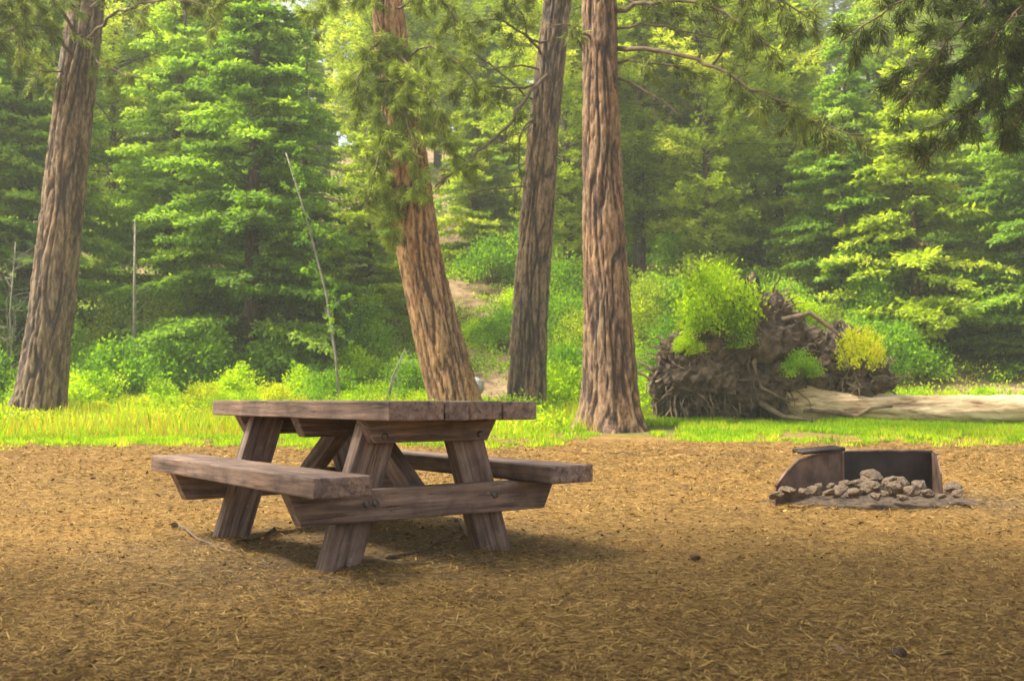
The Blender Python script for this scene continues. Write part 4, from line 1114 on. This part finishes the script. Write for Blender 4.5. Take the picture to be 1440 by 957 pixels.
# pine cones and sticks
def cone_mesh():
    L = Leaves(); T = Tubes(); T.add([(-0.035, 0, 0), (0, 0, 0), (0.035, 0, 0)], [0.012, 0.018, 0.006], 8)
    vs_, fs_ = list(np.vstack(T.v)), list(T.f); nn = T.n
    bm = bmesh.new()
    for v in vs_: bm.verts.new(v)
    bm.verts.ensure_lookup_table()
    for f in fs_: bm.faces.new([bm.verts[i] for i in f])
    for k in range(70):
        s = k / 70; a = k * 2.4; x = -0.035 + 0.075 * s; r = 0.030 * math.sin(PI * (0.18 + 0.78 * s)) + 0.004
        c = Vector((x, 0, 0)); rd = Vector((0.25, math.cos(a), math.sin(a))); td = Vector((0, -math.sin(a), math.cos(a)))
        w = 0.007
        q = [c + rd * 0.006, c + rd * r * 0.8 + td * w, c + rd * r, c + rd * r * 0.8 - td * w]
        bm.faces.new([bm.verts.new(p) for p in q])
    me = bpy.data.meshes.new('pine_cone'); bm.to_mesh(me); bm.free(); me.materials.append(M_CONE); return me


cm = cone_mesh()
CN = [(1255, 918, 'lower right of the clearing'), (132, 670, 'left of the near bench'), (975, 790, 'open ground right of the table'), (250, 742, 'ground left of the table leg')]
for px, py, wh in CN:
    Y = CAMZ * F / (py - HOR); x = (px - CX) / F * Y
    o = link('pine_cone', cm, None); o.location = (x, Y, gz(x, Y) + 0.02); o.rotation_euler = (RNG.uniform(0, 6), 0, RNG.uniform(0, 6)); o.scale = (.62,) * 3
    tag(o, f'small dark pine cone lying on the {wh}', 'pine cone', 'pine cones on the clearing')
SK = [((250, 735), (350, 790), 'left of the table beside the far leg'), ((545, 790), (650, 755), 'under the table between the legs'), ((1165, 905), (1200, 925), 'at the lower right of the clearing'), ((390, 745), (330, 768), 'in front of the left table leg'),
      ((640, 735), (672, 770), 'leaning by the right table leg'), ((850, 640), (930, 632), 'at the foot of the flared trunk')]
for (x0, y0), (x1, y1), wh in SK:
    ps = []
    for k in range(7):
        px, py = x0 + (x1 - x0) * k / 6, y0 + (y1 - y0) * k / 6 + RNG.normal() * 2
        Y = CAMZ * F / (py - HOR); x = (px - CX) / F * Y; ps.append(Vector((x, Y, gz(x, Y) + 0.008)))
    T = Tubes(); T.add([p - ps[0] for p in ps], np.linspace(0.010, 0.004, 7) * (1 if y0 > 650 else 2), 6)
    o = link('stick', T.mesh('stick'), M_BRANCH); o.location = ps[0]
    tag(o, f'thin dry stick on the ground {wh}', 'stick', 'sticks on the ground')

# ------------------------------------------------------------------ haze
bm = bmesh.new(); bmesh.ops.create_cube(bm, size=1.0)
for v in bm.verts: v.co = Vector((v.co.x * 340, 200 + v.co.y * 480, 24 + v.co.z * 58))
me = bpy.data.meshes.new('haze'); bm.to_mesh(me); bm.free()
mh, nt = new_mat('haze'); pv = N(nt, 'ShaderNodeVolumePrincipled'); pv.inputs['Color'].default_value = (0.95, 0.97, 0.80, 1); pv.inputs['Density'].default_value = 0.0016; pv.inputs['Anisotropy'].default_value = 0.2
ov = N(nt, 'ShaderNodeOutputMaterial'); nt.links.new(pv.outputs[0], ov.inputs['Volume'])
tag(link('haze', me, mh), kind='stuff')

# ------------------------------------------------------------------ light
SUN_EL, SUN_AZ = math.radians(59), math.radians(-100)   # azimuth measured from +Y (away from camera) towards +X
world = bpy.data.worlds.new('World'); scn.world = world; world.use_nodes = True
wn = world.node_tree; bg = wn.nodes['Background']
sky = wn.nodes.new('ShaderNodeTexSky'); sky.sky_type = 'NISHITA'; sky.sun_disc = False
sky.sun_elevation = SUN_EL; sky.sun_rotation = SUN_AZ; sky.dust_density = 3.0; sky.air_density = 1.0; sky.ozone_density = 0.6
hz = wn.nodes.new('ShaderNodeHueSaturation'); hz.inputs['Saturation'].default_value = 0.4; wn.links.new(sky.outputs[0], hz.inputs['Color']); wn.links.new(hz.outputs[0], bg.inputs[0]); bg.inputs[1].default_value = 0.15
sun = bpy.data.lights.new('sun', 'SUN'); sun.energy = 4.2; sun.angle = math.radians(12); sun.color = (1.0, 0.93, 0.80)
so = bpy.data.objects.new('sun', sun); COL.objects.link(so)
sd = Vector((math.sin(SUN_AZ) * math.cos(SUN_EL), math.cos(SUN_AZ) * math.cos(SUN_EL), math.sin(SUN_EL)))
so.rotation_euler = (-sd).to_track_quat('-Z', 'Y').to_euler()
so.location = sd * 60

scn.view_settings.view_transform = 'Standard'
scn.view_settings.look = 'None'
scn.view_settings.exposure = 1.36
scn.view_settings.gamma = 1.0
scn.view_settings.use_curve_mapping = False
scn.cycles.max_bounces = 8
scn.cycles.diffuse_bounces = 4
scn.cycles.transmission_bounces = 4
scn.cycles.use_denoising = True
